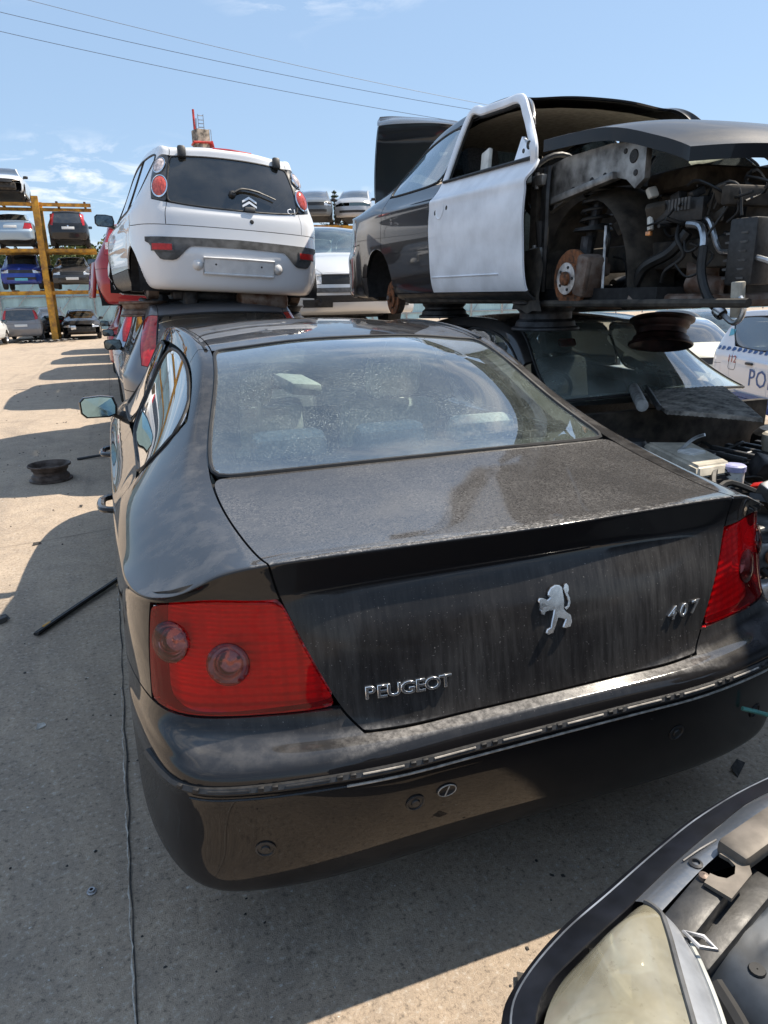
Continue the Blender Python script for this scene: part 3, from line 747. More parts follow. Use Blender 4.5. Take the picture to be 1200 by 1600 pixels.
for poly, nm in ((lion, 'badge_lion'), (tail, 'badge_lion_tail')):
    pp = [((x-432)*sc_, -(y-528)*sc_) for x, y in poly]
    if nm == 'badge_lion_tail': pp = pp[::-1]
    ar = sum(pp[i][0]*pp[(i+1) % len(pp)][1]-pp[(i+1) % len(pp)][0]*pp[i][1] for i in range(len(pp)))
    if ar < 0: pp = pp[::-1]
    o = MB().prism(pp, (0, 0, 0), (1, 0, 0), (0, 1, 0), .006).build(nm, 'badge_chrome', lid, smooth=False)
    bm = bmesh.new(); bm.from_mesh(o.data)
    es = [e for e in bm.edges if all(v.co.z > .005 for v in e.verts) and any(abs(f.normal.z) < .5 for f in e.link_faces)]
    bmesh.ops.bevel(bm, geom=es, offset=.0022, segments=2, affect='EDGES', clamp_overlap=True); bm.to_mesh(o.data); bm.free()
    on_rear(o, .03, .838, .001)
# bumper: the moulding is missing, its channel shows a pale lip in lengths and black clips between
bump_o = ho['bumper'][0][1]
def strip_pt(x, z, off): p, n = rear_pt(x, z); return p+n*off
xa = -.86; segs = []; x = -.80
cl_x = [-.83, -.68, -.52, -.36, -.19, -.02, .15, .32, .49, .66, .83]
simple('dusty_lip', (.38, .35, .31), .55, var=.25, scale=60)
mbc = None
ch = MB(); ch.tube([strip_pt(-.905+1.81*i/80, .586, .0006) for i in range(81)], [.011]*81, 6, flat=.9); ch.build('moulding_channel', 'black_plastic', bump_o)
for a, b in zip(cl_x[:-1], cl_x[1:]):
    n = 10; P = [strip_pt(a+.035+(b-a-.07)*i/n, .590, .0105) for i in range(n+1)]
    mb = MB(); mb.tube(P, .0022, 6, flat=1.0); mb.build('channel_lip', 'dusty_lip' if a > -.6 else 'black_plastic', bump_o)
    P = [strip_pt(a+(b-a)*i/n, .567, .006) for i in range(n+1)]
    MB().tube(P, .0028, 6).build('channel_edge', 'dusty_lip' if a > -.6 else 'hero_paint', bump_o)
for a in cl_x:
    for dx_ in (-.014, .014):
        p, n = rear_pt(a+dx_, .590); MB().box(p+n*.008, (.013, .010, .009), (0, 0, math.atan2(n.x, -n.y) if True else 0), .002).build('moulding_clip', 'rubber', bump_o)
# the chrome moulding survives on the right corner only
P = []
for i in range(18):
    x = .80+.125*min(1, i/9); 
    P.append(strip_pt(.80+.013*i if i < 9 else .915, .588, .02)) if i < 9 else P.append(Vector((.945, .16+.04*(i-8), .590)))
MB().tube(P, .013, 8, flat=1.0).build('chrome_moulding', 'chrome', bump_o)
for (x, z) in ((-.692, .415), (-.365, .478), (.36, .47), (.69, .42)):
    p, n = rear_pt(x, z); MB().lathe([(.0225, -.002), (.0225, .003), (.018, .004), (.0165, .0015), (.0105, .0015), (.009, .005), (.0005, .0055)], p, n, 24).build('parking_sensor', 'black_plastic', bump_o)
p, n = rear_pt(-.29, .492)
o = MB().lathe([(.0001, 0), (.014, 0.001), (.017, .003), (.020, .002), (.0205, -.001)], (0, 0, 0), (0, 0, 1), 24).build('tow_eye_hole', 'rubber', bump_o); on_rear(o, -.29, .492, .001); o.scale = (1.25, .8, 1)
o = MB().tube([(.022*math.cos(a*math.pi/12), .0155*math.sin(a*math.pi/12), .002) for a in range(24)], .0016, 5, closed=True).tube([(-.006, -.014, .004), (.004, .013, .004)], .0014, 5).build('tow_eye_rim', 'dusty_lip', bump_o); on_rear(o, -.29, .492, .001)
# door mirrors and handles
def mirror(root, s, x, y, z, matp, r=1.0, glassmat='blue_mirror', folded=0.0):
    bm_ = MB()
    prof = [(-.105, -.052), (-.112, .0), (-.095, .056), (-.02, .066), (.075, .06), (.10, .035), (.098, -.035), (.07, -.064), (-.06, -.066)]
    prof = [(a*r, b*r) for a, b in prof]; n = 6; rows = []
    c = Vector((x+s*.115*r, y, z))
    for k, (dy, sc) in enumerate(((0, 1.0), (.012, 1.06), (.05, 1.03), (.085, .86), (.105, .55), (.112, .05))):
        rows.append([c+Vector((-s*-a*sc, dy*r, b*sc)) for a, b in prof+[prof[0]]])
    h = bm_.grid(rows if s > 0 else rows).build('mirror_housing', matp, root)
    V = [c+Vector((s*a*.93, -.001 if False else .006, b*.92)) for a, b in prof]
    g = mk('mirror_glass', V+[c+Vector((0, .003, 0))], [(i, (i+1) % len(V), len(V)) for i in range(len(V))], glassmat, h, smooth=False)
    MB().tube([(x-s*.03, y+.05, z-.075*r), (x+s*.02, y+.05, z-.05*r), (x+s*.06, y+.045, z-.03*r)], [.035, .03, .028], 8, flat=.8).build('mirror_arm', 'black_plastic', h)
    return h
simple('blue_mirror', (.30, .48, .56), .08, .9, var=.12, scale=8)
for s in (-1, 1): mirror(hero, s, s*.885, 2.88, 1.00, 'hero_paint', .86)
for s in (-1, 1):
    for (y, z, par) in ((1.40, .855, 'rear_door'), (2.42, .845, 'front_door')):
        po = [o for q, o in ho[par] if q == s][0]
        MB().tube(smooth_path([(s*.925, y-.10, z), (s*.968, y-.07, z), (s*.976, y, z), (s*.968, y+.07, z), (s*.925, y+.10, z)], 4), .015, 8, flat=.8).build('door_handle', 'hero_paint', po)
# boot and roof details: roof ditch strips
for s in (-1, 1):
    pts = [(s*.556, 1.44, 1.372), (s*.567, 1.8, 1.412), (s*.570, 2.15, 1.421), (s*.577, 2.5, 1.405), (s*.579, 2.74, 1.376)]
    MB().tube(smooth_path(pts, 6), .0075, 6).build('roof_strip', 'rubber', ho['roof'][0][1])
# black printed border of the rear window
v_, f_, n_ = hs[('rear_window', 0)]
ed_ = np.concatenate([f_[:, [0, 1]], f_[:, [1, 2]], f_[:, [2, 3]], f_[:, [3, 0]]]); ks_ = np.sort(ed_, 1); _u, _i, _c = np.unique(ks_[:, 0].astype(np.int64)*len(v_)+ks_[:, 1], return_index=True, return_counts=True)
bvs = v_[np.unique(ed_[_i[_c == 1]])][::2]
fc_ = v_[f_].mean(1); dist_ = np.array([np.sqrt(((bvs-c)**2).sum(1).min()) for c in fc_])
fs_ = f_[dist_ < .05+.035*(np.abs(fc_[:, 0]) > .45)*(fc_[:, 1] < 1.25)]
uu_, iv_ = np.unique(fs_, return_inverse=True)
mk('glass_border', v_[uu_]-n_[uu_]*.004, iv_.reshape(-1, 4), simple('frit', (.02, .021, .022), .6), ho['rear_window'][0][1])
# cabin
def seat(root, x, y, z, w, mat, back=.62, head=True, lean=12, hm=None, depth=.5):
    sh = MB().box((x, y, z), (w, depth, .16), (R(6), 0, 0), .05).build('seat_cushion', mat, root)
    a = R(lean)
    b = MB(); b.box((x, y-.24-math.sin(a)*back*.5, z+.05+back*.5), (w*.98, .15, back), (a, 0, 0), .055); b.build('seat_back', mat, root)
    if head:
        h = MB().box((x, y-.26-math.sin(a)*(back+.10), z+.05+back+.11), (.27, .11, .19), (a, 0, 0), .045); h.build('headrest', hm or mat, root)
def steering(root, x, y, z, r=.185):
    MB().tube([(x+r*math.cos(k*math.pi/12), y+r*.42*math.sin(k*math.pi/12), z+r*.9*math.sin(k*math.pi/12)) for k in range(24)], .016, 8, closed=True).box((x, y, z), (.15, .05, .11), (R(-25), 0, 0), .03).tube([(x-r, y, z), (x+r, y, z)], .014, 6).build('steering_wheel', 'black_plastic', root)
def cabin(root, w, y0, y1, z, shelf=None, mat='seat_fabric', wheel_x=-.36, top=1.0):
    """y0 rear bench, y1 front seats"""
    for x in (-.36*w/.93, .36*w/.93): seat(root, x, y1, z+.12, .50*w/.93, mat)
    MB().box((0, y0, z+.12), (1.30*w/.93, .5, .18), (R(5), 0, 0), .05).build('bench_cushion', mat, root)
    MB().box((0, y0-.30, z+.42), (1.30*w/.93, .16, .60), (R(18), 0, 0), .05).build('bench_back', mat, root)
    for x in (-.36, 0.0, .36): MB().box((x*w/.93, y0-.42, z+.78), (.26, .10, .14), (R(15), 0, 0), .04).build('headrest', mat, root)
    if shelf: MB().box((0, (shelf[0]+shelf[1])/2, shelf[2]), (1.26*w/.93, shelf[1]-shelf[0], .03), (0, 0, 0), .01).build('parcel_shelf', 'seat_dark', root)
    steering(root, wheel_x, y1+.52, top-.06)
cabin(hero, .93, 1.48, 2.35, .28, (.72, 1.10, 1.03), 'seat_fabric', -.36, .98)
MB().grid([[(x, 3.05+dy-.10*(x/.75)**2, z) for x in (-.75, -.4, -.1, .1, .4, .75)] for dy, z in ((-.02, .60), (-.06, .78), (-.03, .90), (.05, .945), (.25, .955), (.5, .95))]).build('dashboard', 'dash', hero)
MB().box((.0, 2.99, .79), (.34, .05, .26), (R(-12), 0, 0), .02).build('centre_console', 'trim_light', hero)
MB().box((0, 2.62, 1.315), (.24, .03, .075), (R(12), 0, 0), .012).tube([(0, 2.64, 1.33), (0, 2.74, 1.37)], .01, 6).build('rear_view_mirror', 'black_plastic', hero)
mb = MB()
for k in range(4): mb.box((-.40, 1.86, 1.005+.035*k), (.19, .012, .012), (0, 0, 0))
for k in range(3): mb.box((-.49+.09*k, 1.86, 1.055), (.012, .012, .13))
mb.box((-.30, 1.865, 1.05), (.03, .03, .17), (0, 0, 0), .005).build('loose_vent_panel', 'white_plastic', hero)
MB().box((.15, 3.0, 1.04), (.22, .25, .08), (R(10), R(8), .3), .03).build('loose_trim', 'trim_light', hero)
# ------------------------------------------------------------------ shared car helpers
class Surf:
    def __init__(s, store, names, sign=-1, lim=.7, y0=0):
        ks = [k for k in store if k[0] in names]
        s.v = np.concatenate([store[k][0] for k in ks]); s.n = np.concatenate([store[k][2] for k in ks])
        m = s.n[:, 1]*sign > .22; s.v = s.v[m]; s.n = s.n[m]
    def pt(s, x, z):
        i = ((s.v[:, 0]-x)**2+(s.v[:, 2]-z)**2).argmin(); return flat_on(s.v[i], s.n[i], x, z)
    def place(s, o, x, z, up=.003):
        p, n = s.pt(x, z); xx = Vector((0, 0, 1)).cross(n).normalized(); yy = n.cross(xx); q = p+n*up
        o.matrix_local = Matrix(((xx.x, yy.x, n.x, q.x), (xx.y, yy.y, n.y, q.y), (xx.z, yy.z, n.z, q.z), (0, 0, 0, 1)))
    def patch(s, xs, zt, zb, off, nz=6, depth=.012):
        rows = []; nn = []
        for k in range(nz+1):
            row = []
            for x in xs:
                p, n = s.pt(x, zt(x)+(zb(x)-zt(x))*k/nz); row.append(p+n*off)
            rows.append(row)
        # borders folded back so that the piece has thickness
        edge = [[q+Vector((0, depth*(1 if s.n[0][1] < 0 else -1), 0)) for q in rows[0]]]+rows+[[q+Vector((0, depth*(1 if s.n[0][1] < 0 else -1), 0)) for q in rows[-1]]]
        return MB().grid(edge)
    def disc(s, x, z, r, up=.002, h=.006, dome=.004):
        p, n = s.pt(x, z); return MB().lathe([(r*1.0, -.01), (r, up+h*.5), (r*.9, up+h), (r*.5, up+h+dome*.8), (.0005, up+h+dome)], p, n, 24)
def plate(root, S, x, z, w=.52, h=.11, mat='plate_white', up=.006, name='number_plate'):
    p, n = S.pt(x, z); o = MB().box((0, 0, 0), (w, h, .008), (0, 0, 0), .003).build(name, mat, root); S.place(o, x, z, up); return o
PAINTS = {}
def P_(key, col, **kw): return paint(key, col, **kw)
def generic(name, label, T, col, loc, rz=0, level=3, skip=(), group=None, glassmat='far_glass', wheels=('rl', 'rr', 'fl', 'fr'), cat='car', mats=None, rear_lamp=None, front=True, plates='rear', rot=None, dust=.3, seals=False, liner_front=True, tailmat='tail_red', metal=.3, deform=None, sb=None, mirrors=True, gap=.003, pn=None):
    root = thing(name, label, cat, loc, rz, group, rot)
    pm = paint(pn or ('paint '+'%.2f %.2f %.2f %.1f' % (*col, dust)), col, metal=metal, dust=dust)
    mm = dict(paint=pm, rear_window=M(glassmat), windscreen=M(glassmat), rear_side_window=M(glassmat), front_side_window=M(glassmat), tail_light=M(tailmat), headlight=M('silver_lamp'), grille=M('black_plastic'), air_intake=M('black_plastic'), sill=pm)
    if mats: mm.update(mats)
    o, s = car_body(T, root, mm, level=level, skip=skip, arches=T['arches'][:2 if liner_front else 1], seals=seals, gap=gap, deform=deform, interp=3, smooth_b=sb)
    if wheels: add_wheels(root, T, wheels)
    arch_liners(root, T, front=liner_front); underbody(root, T)
    try: RS = Surf(s, ('bumper', 'boot_lid', 'tailgate', 'tail_light', 'quarter_panel', 'rear_window'))
    except Exception: RS = None
    try: FS = Surf(s, ('front_bumper', 'grille', 'headlight', 'bonnet', 'air_intake'), 1)
    except Exception: FS = None
    if mirrors:
        belt = T['deck'][6]; bx = belt[4][0]+.02; by = belt[4][1]+.12; bz = belt[4][2]+.04
        for q in (-1, 1):
            if ('mirror', q) not in skip and 'mirror' not in skip: mirror(root, q, q*bx, by, bz, 'black_plastic', .9, 'mirror_dark')
    return root, o, s, RS, FS
simple('tail_red', (.42, .012, .014), .12, var=.2, coat=.6)
simple('tail_dark', (.05, .05, .052), .2, coat=.5); simple('mirror_dark', (.10, .13, .15), .1, .8)
_mk_old = mk
# ------------------------------------------------------------------ the white three-door hatch on top of the second stack
T = hatch_table()
c1, o1, s1, R1, F1 = generic('white_hatchback', 'white small hatchback without wheels stacked behind the dark saloon, double chevron on its dark window', T, (.74, .75, .77), (.20, 5.18, 1.335), R(8), level=4, rot=(0, R(3.6), R(4.5)), glassmat='tint_glass', wheels=(), tailmat='tail_dark', dust=.10, metal=0,
     seals=True, sb={'rear_window': 30, 'tail_light': 8}, mats=dict(sill=M('black_plastic')))
lo = [o for s, o in o1['tail_light']]
simple('lamp_clear', (.75, .62, .58), .12, .4, var=.3, scale=40); simple('lamp_red', (.62, .09, .06), .12, .2, var=.3, scale=60, coat=.8); simple('lamp_orange', (.75, .30, .10), .15, .1, var=.3, scale=50, coat=.8)
for s, o in o1['tail_light']:
    for z, r, mt in ((1.225, .054, 'lamp_clear'), (1.055, .068, 'lamp_red')):
        x = .605 if z < 1.1 else .585
        p, n = R1.pt(s*x, z)
        for nm_, pf, m_ in (('round_lamp', [(r, -.01), (r, .009), (r*.9, .015), (r*.5, .026), (.0005, .029)], mt), ('lamp_ring', [(r*1.12, -.004), (r*1.12, .010), (r*1.0, .014)], 'chrome')):
            o_ = MB().lathe(pf, (0, 0, 0), (0, 0, 1), 28).build(nm_, m_, o); R1.place(o_, s*x, z, 0); o_.scale = (.86, 1.28, 1)
zt = lambda x: .672-.012*abs(x)/.7
def zbt(x):
    a = abs(x); return .605-.012*a if a < .38 else (.600-.115*sstep(.38, .54, a) if a < .60 else .485+.14*sstep(.62, .735, a))
xs_ = [-.735+1.47*i/60 for i in range(61)]
bo = o1['bumper'][0][1]
st = R1.patch(xs_, zt, zbt, .010).build('bumper_band', simple('dusty_grey_plastic', (.085, .085, .085), .7, var=.35, scale=12), bo)
for s in (-1, 1):
    xr = [s*(.545+.14*i/8) for i in range(9)]
    R1.patch(xr, lambda x: .605, lambda x: .558, .020, 3).build('reflector', 'red_plastic', bo)
    R1.patch([s*(.535+.16*i/8) for i in range(9)], lambda x: .613, lambda x: .550, .016, 3).build('reflector_frame', 'grey_plastic', bo)
MBx = R1.patch([-.30+.60*i/16 for i in range(17)], lambda x: .520, lambda x: .395, .014, 4, .02).build('plate_recess', simple('white_paint_dusty', (.70, .70, .70), .45, var=.08, scale=10), bo)
p0 = [R1.pt(x, z)[0]+R1.pt(x, z)[1]*.016 for x, z in ((-.30, .52), (0, .522), (.30, .52), (.30, .395), (0, .393), (-.30, .395))]
MB().tube(p0, .010, 6, closed=True).build('recess_frame', 'white_paint_dusty', bo)
for s in (-1, 1): R1.disc(s*.345, .455, .045, -.004, .010, .022).build('plate_lamp_bulge', 'white_paint_dusty', bo)
for x in (-.2, .19): R1.disc(x, .47, .008, .014, .002, .001).build('screw_hole', 'rubber', bo)
gw = o1['rear_window'][0][1]
for s in (-1, 1):
    p, n = R1.pt(s*.40, 1.335); MB().box(p+n*.02+Vector((0, 0, .01)), (.07, .045, .10), (R(-15), 0, 0), .02).build('glass_hinge', 'black_plastic', gw)
pts = [R1.pt(x, 1.395-abs(x-.02)*.03)[0]+Vector((0, -.014, .0)) for x in (-.14, -.09, 0, .08, .17)]
simple('brake_red', (.42, .015, .015), .2, coat=.8)
MB().tube(smooth_path([(-.14, .30, 1.405), (0, .295, 1.41), (.19, .31, 1.405)], 5), [.022]*11, 8, flat=.6).build('high_brake_light', 'brake_red', o1['tailgate'][0][1])
pv = [R1.pt(x, z) for x, z in ((-.03, 1.035), (.05, 1.075), (.16, 1.07), (.26, 1.045), (.34, 1.02))]
MB().tube(smooth_path([p+n*.03 for p, n in pv], 5), [.016]*6+[.013]*7+[.008]*8, 6, flat=.7).lathe([(.03, -.03), (.03, .02), (.02, .035), (.001, .038)], pv[0][0], pv[0][1], 14).build('wiper', 'black_plastic', gw)
MB().box(R1.pt(.11, .925)[0]+R1.pt(.11, .925)[1]*.012, (.09, .03, .035), (R(-10), 0, 0), .008).build('glass_catch', 'grey_plastic', gw)
simple('badge_white', (.85, .86, .87), .25, .3, var=.03)
for k in range(2):
    poly = [(-.062, -.012), (0, .028), (.062, -.012), (.062, -.030), (0, .006), (-.062, -.030)]
    o = MB().prism(poly[::-1], (0, 0, 0), (1, 0, 0), (0, 1, 0), .006).build('chevron_badge', 'badge_white', gw, smooth=False); R1.place(o, .11, 1.005-.037*k, .004)
for i, chh in enumerate('C1'):
    me = text_mesh(chh, .068, .002, .001); me.materials.append(M('badge_white')); o = inst('letter', me, gw); R1.place(o, .475+.05*i, .945, .004)
R1.disc(.12, .83, .018, .0, .002, .001).build('lock_hole', 'rubber', o1['tailgate'][0][1])
for s in (-1, 1):
    MB().lathe([(.02, -.05), (.115, -.05), (.118, -.01), (.118, .04), (.09, .055), (.088, .03), (.05, .03), (.05, .07), (.001, .07)], (s*.655, .56, .285), (s, 0, 0), 28).build('brake_drum', 'rust_steel', c1)
MB().tube([(-.6, .58, .26), (.6, .58, .26)], .05, 10).box((0, .55, .22), (1.0, .28, .10), (0, 0, 0), .03).box((-.36, .42, .19), (.12, .3, .14), (0, 0, 0), .03).build('rear_axle', 'steel_dark', c1)
MB().box((.28, .30, .20), (.46, .22, .17), (0, 0, 0), .06).build('exhaust_silencer', 'rust_steel', c1)
MB().box((0, 1.05, .20), (1.1, .6, .20), (0, 0, 0), .05).build('fuel_tank', 'dark_inner', c1)
for x in (-.5, .5): MB().tube([(x, .5+.0*k, .24) for k in range(2)], .04).tube([(x+.055*math.cos(a*.7), .66+.055*math.sin(a*.7), .20+.008*a) for a in range(30)], .009, 6).build('coil_spring', 'steel_dark', c1)
# ------------------------------------------------------------------ loose road wheels rims used as spacers
def rim_obj(name, label, loc, r=.19, h=.17, mat='steel_dark', rot=(0, 0, 0), group=None, tilt=None, mat2=None):
    root = thing(name, label, 'wheel rim', loc, 0, group or 'loose steel wheel rims', rot)
    MB().lathe([(r*1.02, 0), (r*1.05, .006), (r*1.04, .016), (r*.93, .024), (r*.90, .05), (r*.80, .065), (r*.80, h-.065), (r*.88, h-.05), (r*.91, h-.026), (r*1.04, h-.016), (r*1.05, h-.004), (r*1.01, h), (r*.96, h-.008), (r*.86, h-.03), (r*.82, h-.06), (r*.74, .06), (r*.84, .04), (r*.88, .02), (r*.98, .004), (r*1.02, 0)], n=40).build('barrel', mat, root)
    d = MB().lathe([(r*.78, h*.55), (r*.66, h*.58), (r*.60, h*.70), (r*.45, h*.74), (r*.34, h*.66), (r*.33, h*.60), (r*.17, h*.60)], n=40)
    d.lathe([(r*.17, h*.56), (r*.34, h*.56), (r*.45, h*.68), (r*.60, h*.64), (r*.66, h*.52), (r*.78, h*.50)], n=40)
    d.build('disc', mat2 or mat, root)
    for k in range(4):
        a = k*math.pi/2+.4; MB().lathe([(.009, 0), (.009, .004), (.001, .005)], (math.cos(a)*r*.255, math.sin(a)*r*.255, h*.60), n=10).build('bolt_hole', 'rubber', root)
    return root
rim_obj('wheel_rim', 'rusty steel rim lying under the white hatchback\'s left rear brake drum', (-.56, 5.75, 1.40), .20, .13, 'rust_steel')
rim_obj('wheel_rim', 'steel rim under the right rear corner of the white hatchback', (.74, 5.90, 1.33), .20, .13, 'steel_dark')
# ------------------------------------------------------------------ dark grey hatch below it
T = scale_table(hatch_table(.75, .55), 1.10, 1.0, 1.07)
c2, o2, s2, R2, F2 = generic('grey_hatchback', 'dark grey hatchback under the white one, just ahead of the dark saloon', T, (.15, .155, .17), (.08, 4.84, 0), 0, level=4, glassmat='hero_side_glass', dust=.22, metal=.6, seals=True, sb={'rear_window': 12})
cabin(c2, .85, 1.5, 2.3, .28, None, 'seat_dark', -.33, .98)

# ------------------------------------------------------------------ right stack: black wreck with a white door, nose to the camera
T = scale_table(sedan_table(), .914, .90, 1.0)
for _j, _y in ((3, 2.88), (4, 3.13), (5, 3.13)): T['deck'][7][_j] = (T['deck'][7][_j][0], _y, T['deck'][7][_j][2])
for _j, _d in ((0, .04), (1, .05), (2, .09), (3, .19)): T['deck'][6][_j] = (T['deck'][6][_j][0], T['deck'][6][_j][1]+_d, T['deck'][6][_j][2])
for _j in (4, 5): T['deck'][8][_j] = (T['deck'][8][_j][0], 3.42, T['deck'][8][_j][2])
_sp = T['side_part']
T['side_part'] = lambda i, k: ('rear_door' if i < 5 else 'front_door') if (k == 7 and 3 <= i < 7) else _sp(i, k)
def wr_def(V):
    V = V.copy(); m = V[:, 1] < .88; V[m, 1] -= .18*(1-V[m, 1]/.88); return V
simple('white_door', (.80, .83, .88), .42, var=.09, scale=5, coat=.25)
wl_ = (2.07, 5.35, 1.25)
glass('wreck_glass', (.25, .36, .42), dust=.30, dustcol=(.22, .36, .44), refl=1.2)
wk, ow, sw, Rw, Fw = generic('black_wreck', 'black wrecked saloon with one white front door, no front wings, stacked on the right', T, (.010, .011, .013), wl_, math.pi, level=4,
    skip={('front_fender', 1), ('front_fender', -1), 'front_bumper', 'headlight', 'grille', 'air_intake', 'windscreen', 'mirror', ('front_side_window', 1), 'bonnet'}, wheels=(), liner_front=False, dust=.06, metal=.0,
    mats={('front_door', 1): M('white_door'), 'rear_window': M('wreck_glass'), 'rear_side_window': M('wreck_glass'), 'front_side_window': M('clear_glass'), 'sill': M('dark_metal_paint'), 'inner': M('dark_inner')}, seals=True, deform=wr_def, sb={'rear_side_window': 30, 'front_side_window': 20}, gap=.003)
# raised boot lid
lidw = ow['boot_lid'][0][1]; hy, hz = .60, 1.09
lidw.matrix_local = Matrix.Translation((0, hy-.40, hz-.05)) @ Matrix.Rotation(R(-97), 4, 'X') @ Matrix.Translation((0, -hy, -hz))
V_, F_, N_ = sw[('boot_lid', 0)]
fr = mk('lid_lining', V_-N_*.03, F_, 'dark_inner', lidw)
# front door: window frame in white, inner trim, holes left by the handle and the mirror
fd = [o for s, o in ow['front_door'] if s == 1][0]
deckw = np.array(T['deck']); 
fw = []
A = lambda i, j: Vector(deckw[i][j])
top = [A(5, 4)+Vector((-.005, .02, .0)), A(5, 3)+Vector((.012, .03, .015)), A(5, 3).lerp(A(6, 3), .35)+Vector((.014, 0, .022)), A(5, 3).lerp(A(6, 3), .72)+Vector((.016, 0, .022)), A(6, 3)+Vector((.018, 0, .018)), A(6, 3).lerp(A(7, 3), .5)+Vector((.018, 0, .016)), A(7, 3)+Vector((.02, -.02, .02)), A(7, 4)+Vector((.012, -.05, .06)), A(7, 4)+Vector((.0, -.06, -.02))]
pth = smooth_path(top, 6)
MB().tube(pth, .028, 10, flat=.6).build('window_frame', 'white_door', fd)
MB().tube([p+Vector((-.012, 0, -.028)) for p in pth], .014, 8).build('window_channel', 'rubber', fd)
a, b, c = A(7, 4)+Vector((.0, -.05, .02)), A(7, 4)+Vector((-.01, -.26, .025)), A(7, 3)+Vector((.0, -.12, .0))
mk('mirror_triangle', [a+Vector((.012, 0, 0)), b+Vector((.012, 0, 0)), c+Vector((.012, 0, 0)), a-Vector((.012, 0, 0)), b-Vector((.012, 0, 0)), c-Vector((.012, 0, 0))], [(0, 1, 2), (5, 4, 3), (0, 3, 4, 1), (1, 4, 5, 2), (2, 5, 3, 0)], 'white_door', fd, smooth=False)
for (dy, dz, r) in ((-.10, .075, .022), (-.15, .055, .012), (-.07, .05, .010)):
    MB().lathe([(r, 0), (r*.9, .003), (.001, .002)], A(7, 4)+Vector((-.005+.016, dy, dz)), (1, 0, 0), 16).build('bolt_hole', 'rubber', fd)
MB().tube([A(5, 4)+Vector((.004, .03, .01)), A(6, 4)+Vector((.006, 0, .012)), A(7, 4)+Vector((.004, -.05, .012))], .012, 6, flat=.8).build('belt_trim', 'rubber', fd)
def wsurf(y, z):
    v, f, n = sw[('front_door', 1)]; i = ((v[:, 1]-y)**2+(v[:, 2]-z)**2).argmin(); return Vector(v[i]), Vector(n[i])
for (y, z, r, nm) in ((2.02, .80, .016, 'lock_hole'), (2.20, .815, .014, 'handle_hole')):
    p, n = wsurf(y, z); MB().lathe([(r, .0005), (r*.8, .002), (.001, .001)], p, n, 16).build(nm, 'rubber', fd)
p, n = wsurf(2.11, .81); o = MB().lathe([(.06, .002), (.055, .004), (.048, .0005), (.03, -.004), (.001, -.006)], p, n, 24).build('handle_dish', 'white_door', fd)
MB().tube([wsurf(1.96+.9*i/12, .40)[0]+wsurf(1.96+.9*i/12, .40)[1]*.0 for i in range(13)], .006, 6).build('door_crease', 'white_door', fd)
MB().box((.60, 2.22, 1.03), (.03, .10, .26), (R(14), R(-12), 0), .01).build('glass_offcut', 'white_plastic', fd)
MB().box((.0, 2.6, .93), (1.2, .5, .05), (R(-6), 0, 0), .01).build('dash_board', 'beige_plastic', wk)
MB().grid([[(x, y, z-.03*(x/.5)**2-.035) for x in (-.5, -.25, 0, .25, .5)] for y, z in ((1.3, 1.36), (1.6, 1.41), (1.95, 1.425), (2.3, 1.41), (2.5, 1.39))]).build('headliner', simple('headliner', (.30, .27, .23), .9), wk)
cabin(wk, .85, 1.35, 2.05, .28, None, 'seat_dark', .33, .96)
# bonnet, popped open a little
vb, fb, nb = None, None, None
def bonnet_mesh(T, root, mat, lift, dy=0.0, thick=.055, wide=1.14):
    dk = np.array(T['deck']); rows = []
    for i in range(8, len(dk)):
        row = []
        for s in (-1, 1):
            cols = (2, 1) if s < 0 else (1, 2)
            for j in (2, 1): 
                if s < 0: row.append(Vector((-dk[i][j][0], dk[i][j][1], dk[i][j][2])))
            if s < 0: row.append(Vector(dk[i][0]))
            if s > 0: row += [Vector(dk[i][1]), Vector(dk[i][2])]
        rows.append(row)
    # refine
    def ref(r): return smooth_path(r, 5)
    rows = [ref(r) for r in rows]; cols = list(zip(*rows)); cols = [ref(list(c)) for c in cols]; rows = list(zip(*cols))
    h = rows[0][len(rows[0])//2].copy()
    def tr(p): 
        q = p-h; a = R(lift); return h+Vector((q.x, q.y*math.cos(a)-q.z*math.sin(a)+dy, q.y*math.sin(a)+q.z*math.cos(a)))
    rows = [[tr(p) for p in r] for r in rows]; nr_ = len(rows)-1; rows = [[Vector((p.x*(wide+.28*(i/nr_)**2), p.y, p.z-.02*(abs(p.x)/.6)**4)) for p in r] for i, r in enumerate(rows)]
    m = MB(); m.grid(rows)
    low = [[p-Vector((0, 0, thick)) for p in r] for r in rows]; m.grid([r[::-1] for r in low])
    m.grid([rows[0], low[0]]); m.grid([rows[-1], low[-1]]); m.grid([[r[0] for r in rows], [r[0] for r in low]]); m.grid([[r[-1] for r in rows], [r[-1] for r in low]])
    return m.build('bonnet', mat, root)
bonnet_mesh(T, wk, paint('wreck bonnet', (.014, .014, .016), dust=.14, metal=.5, coat=.35), 2.5, 0).location = (0, 0, .085)
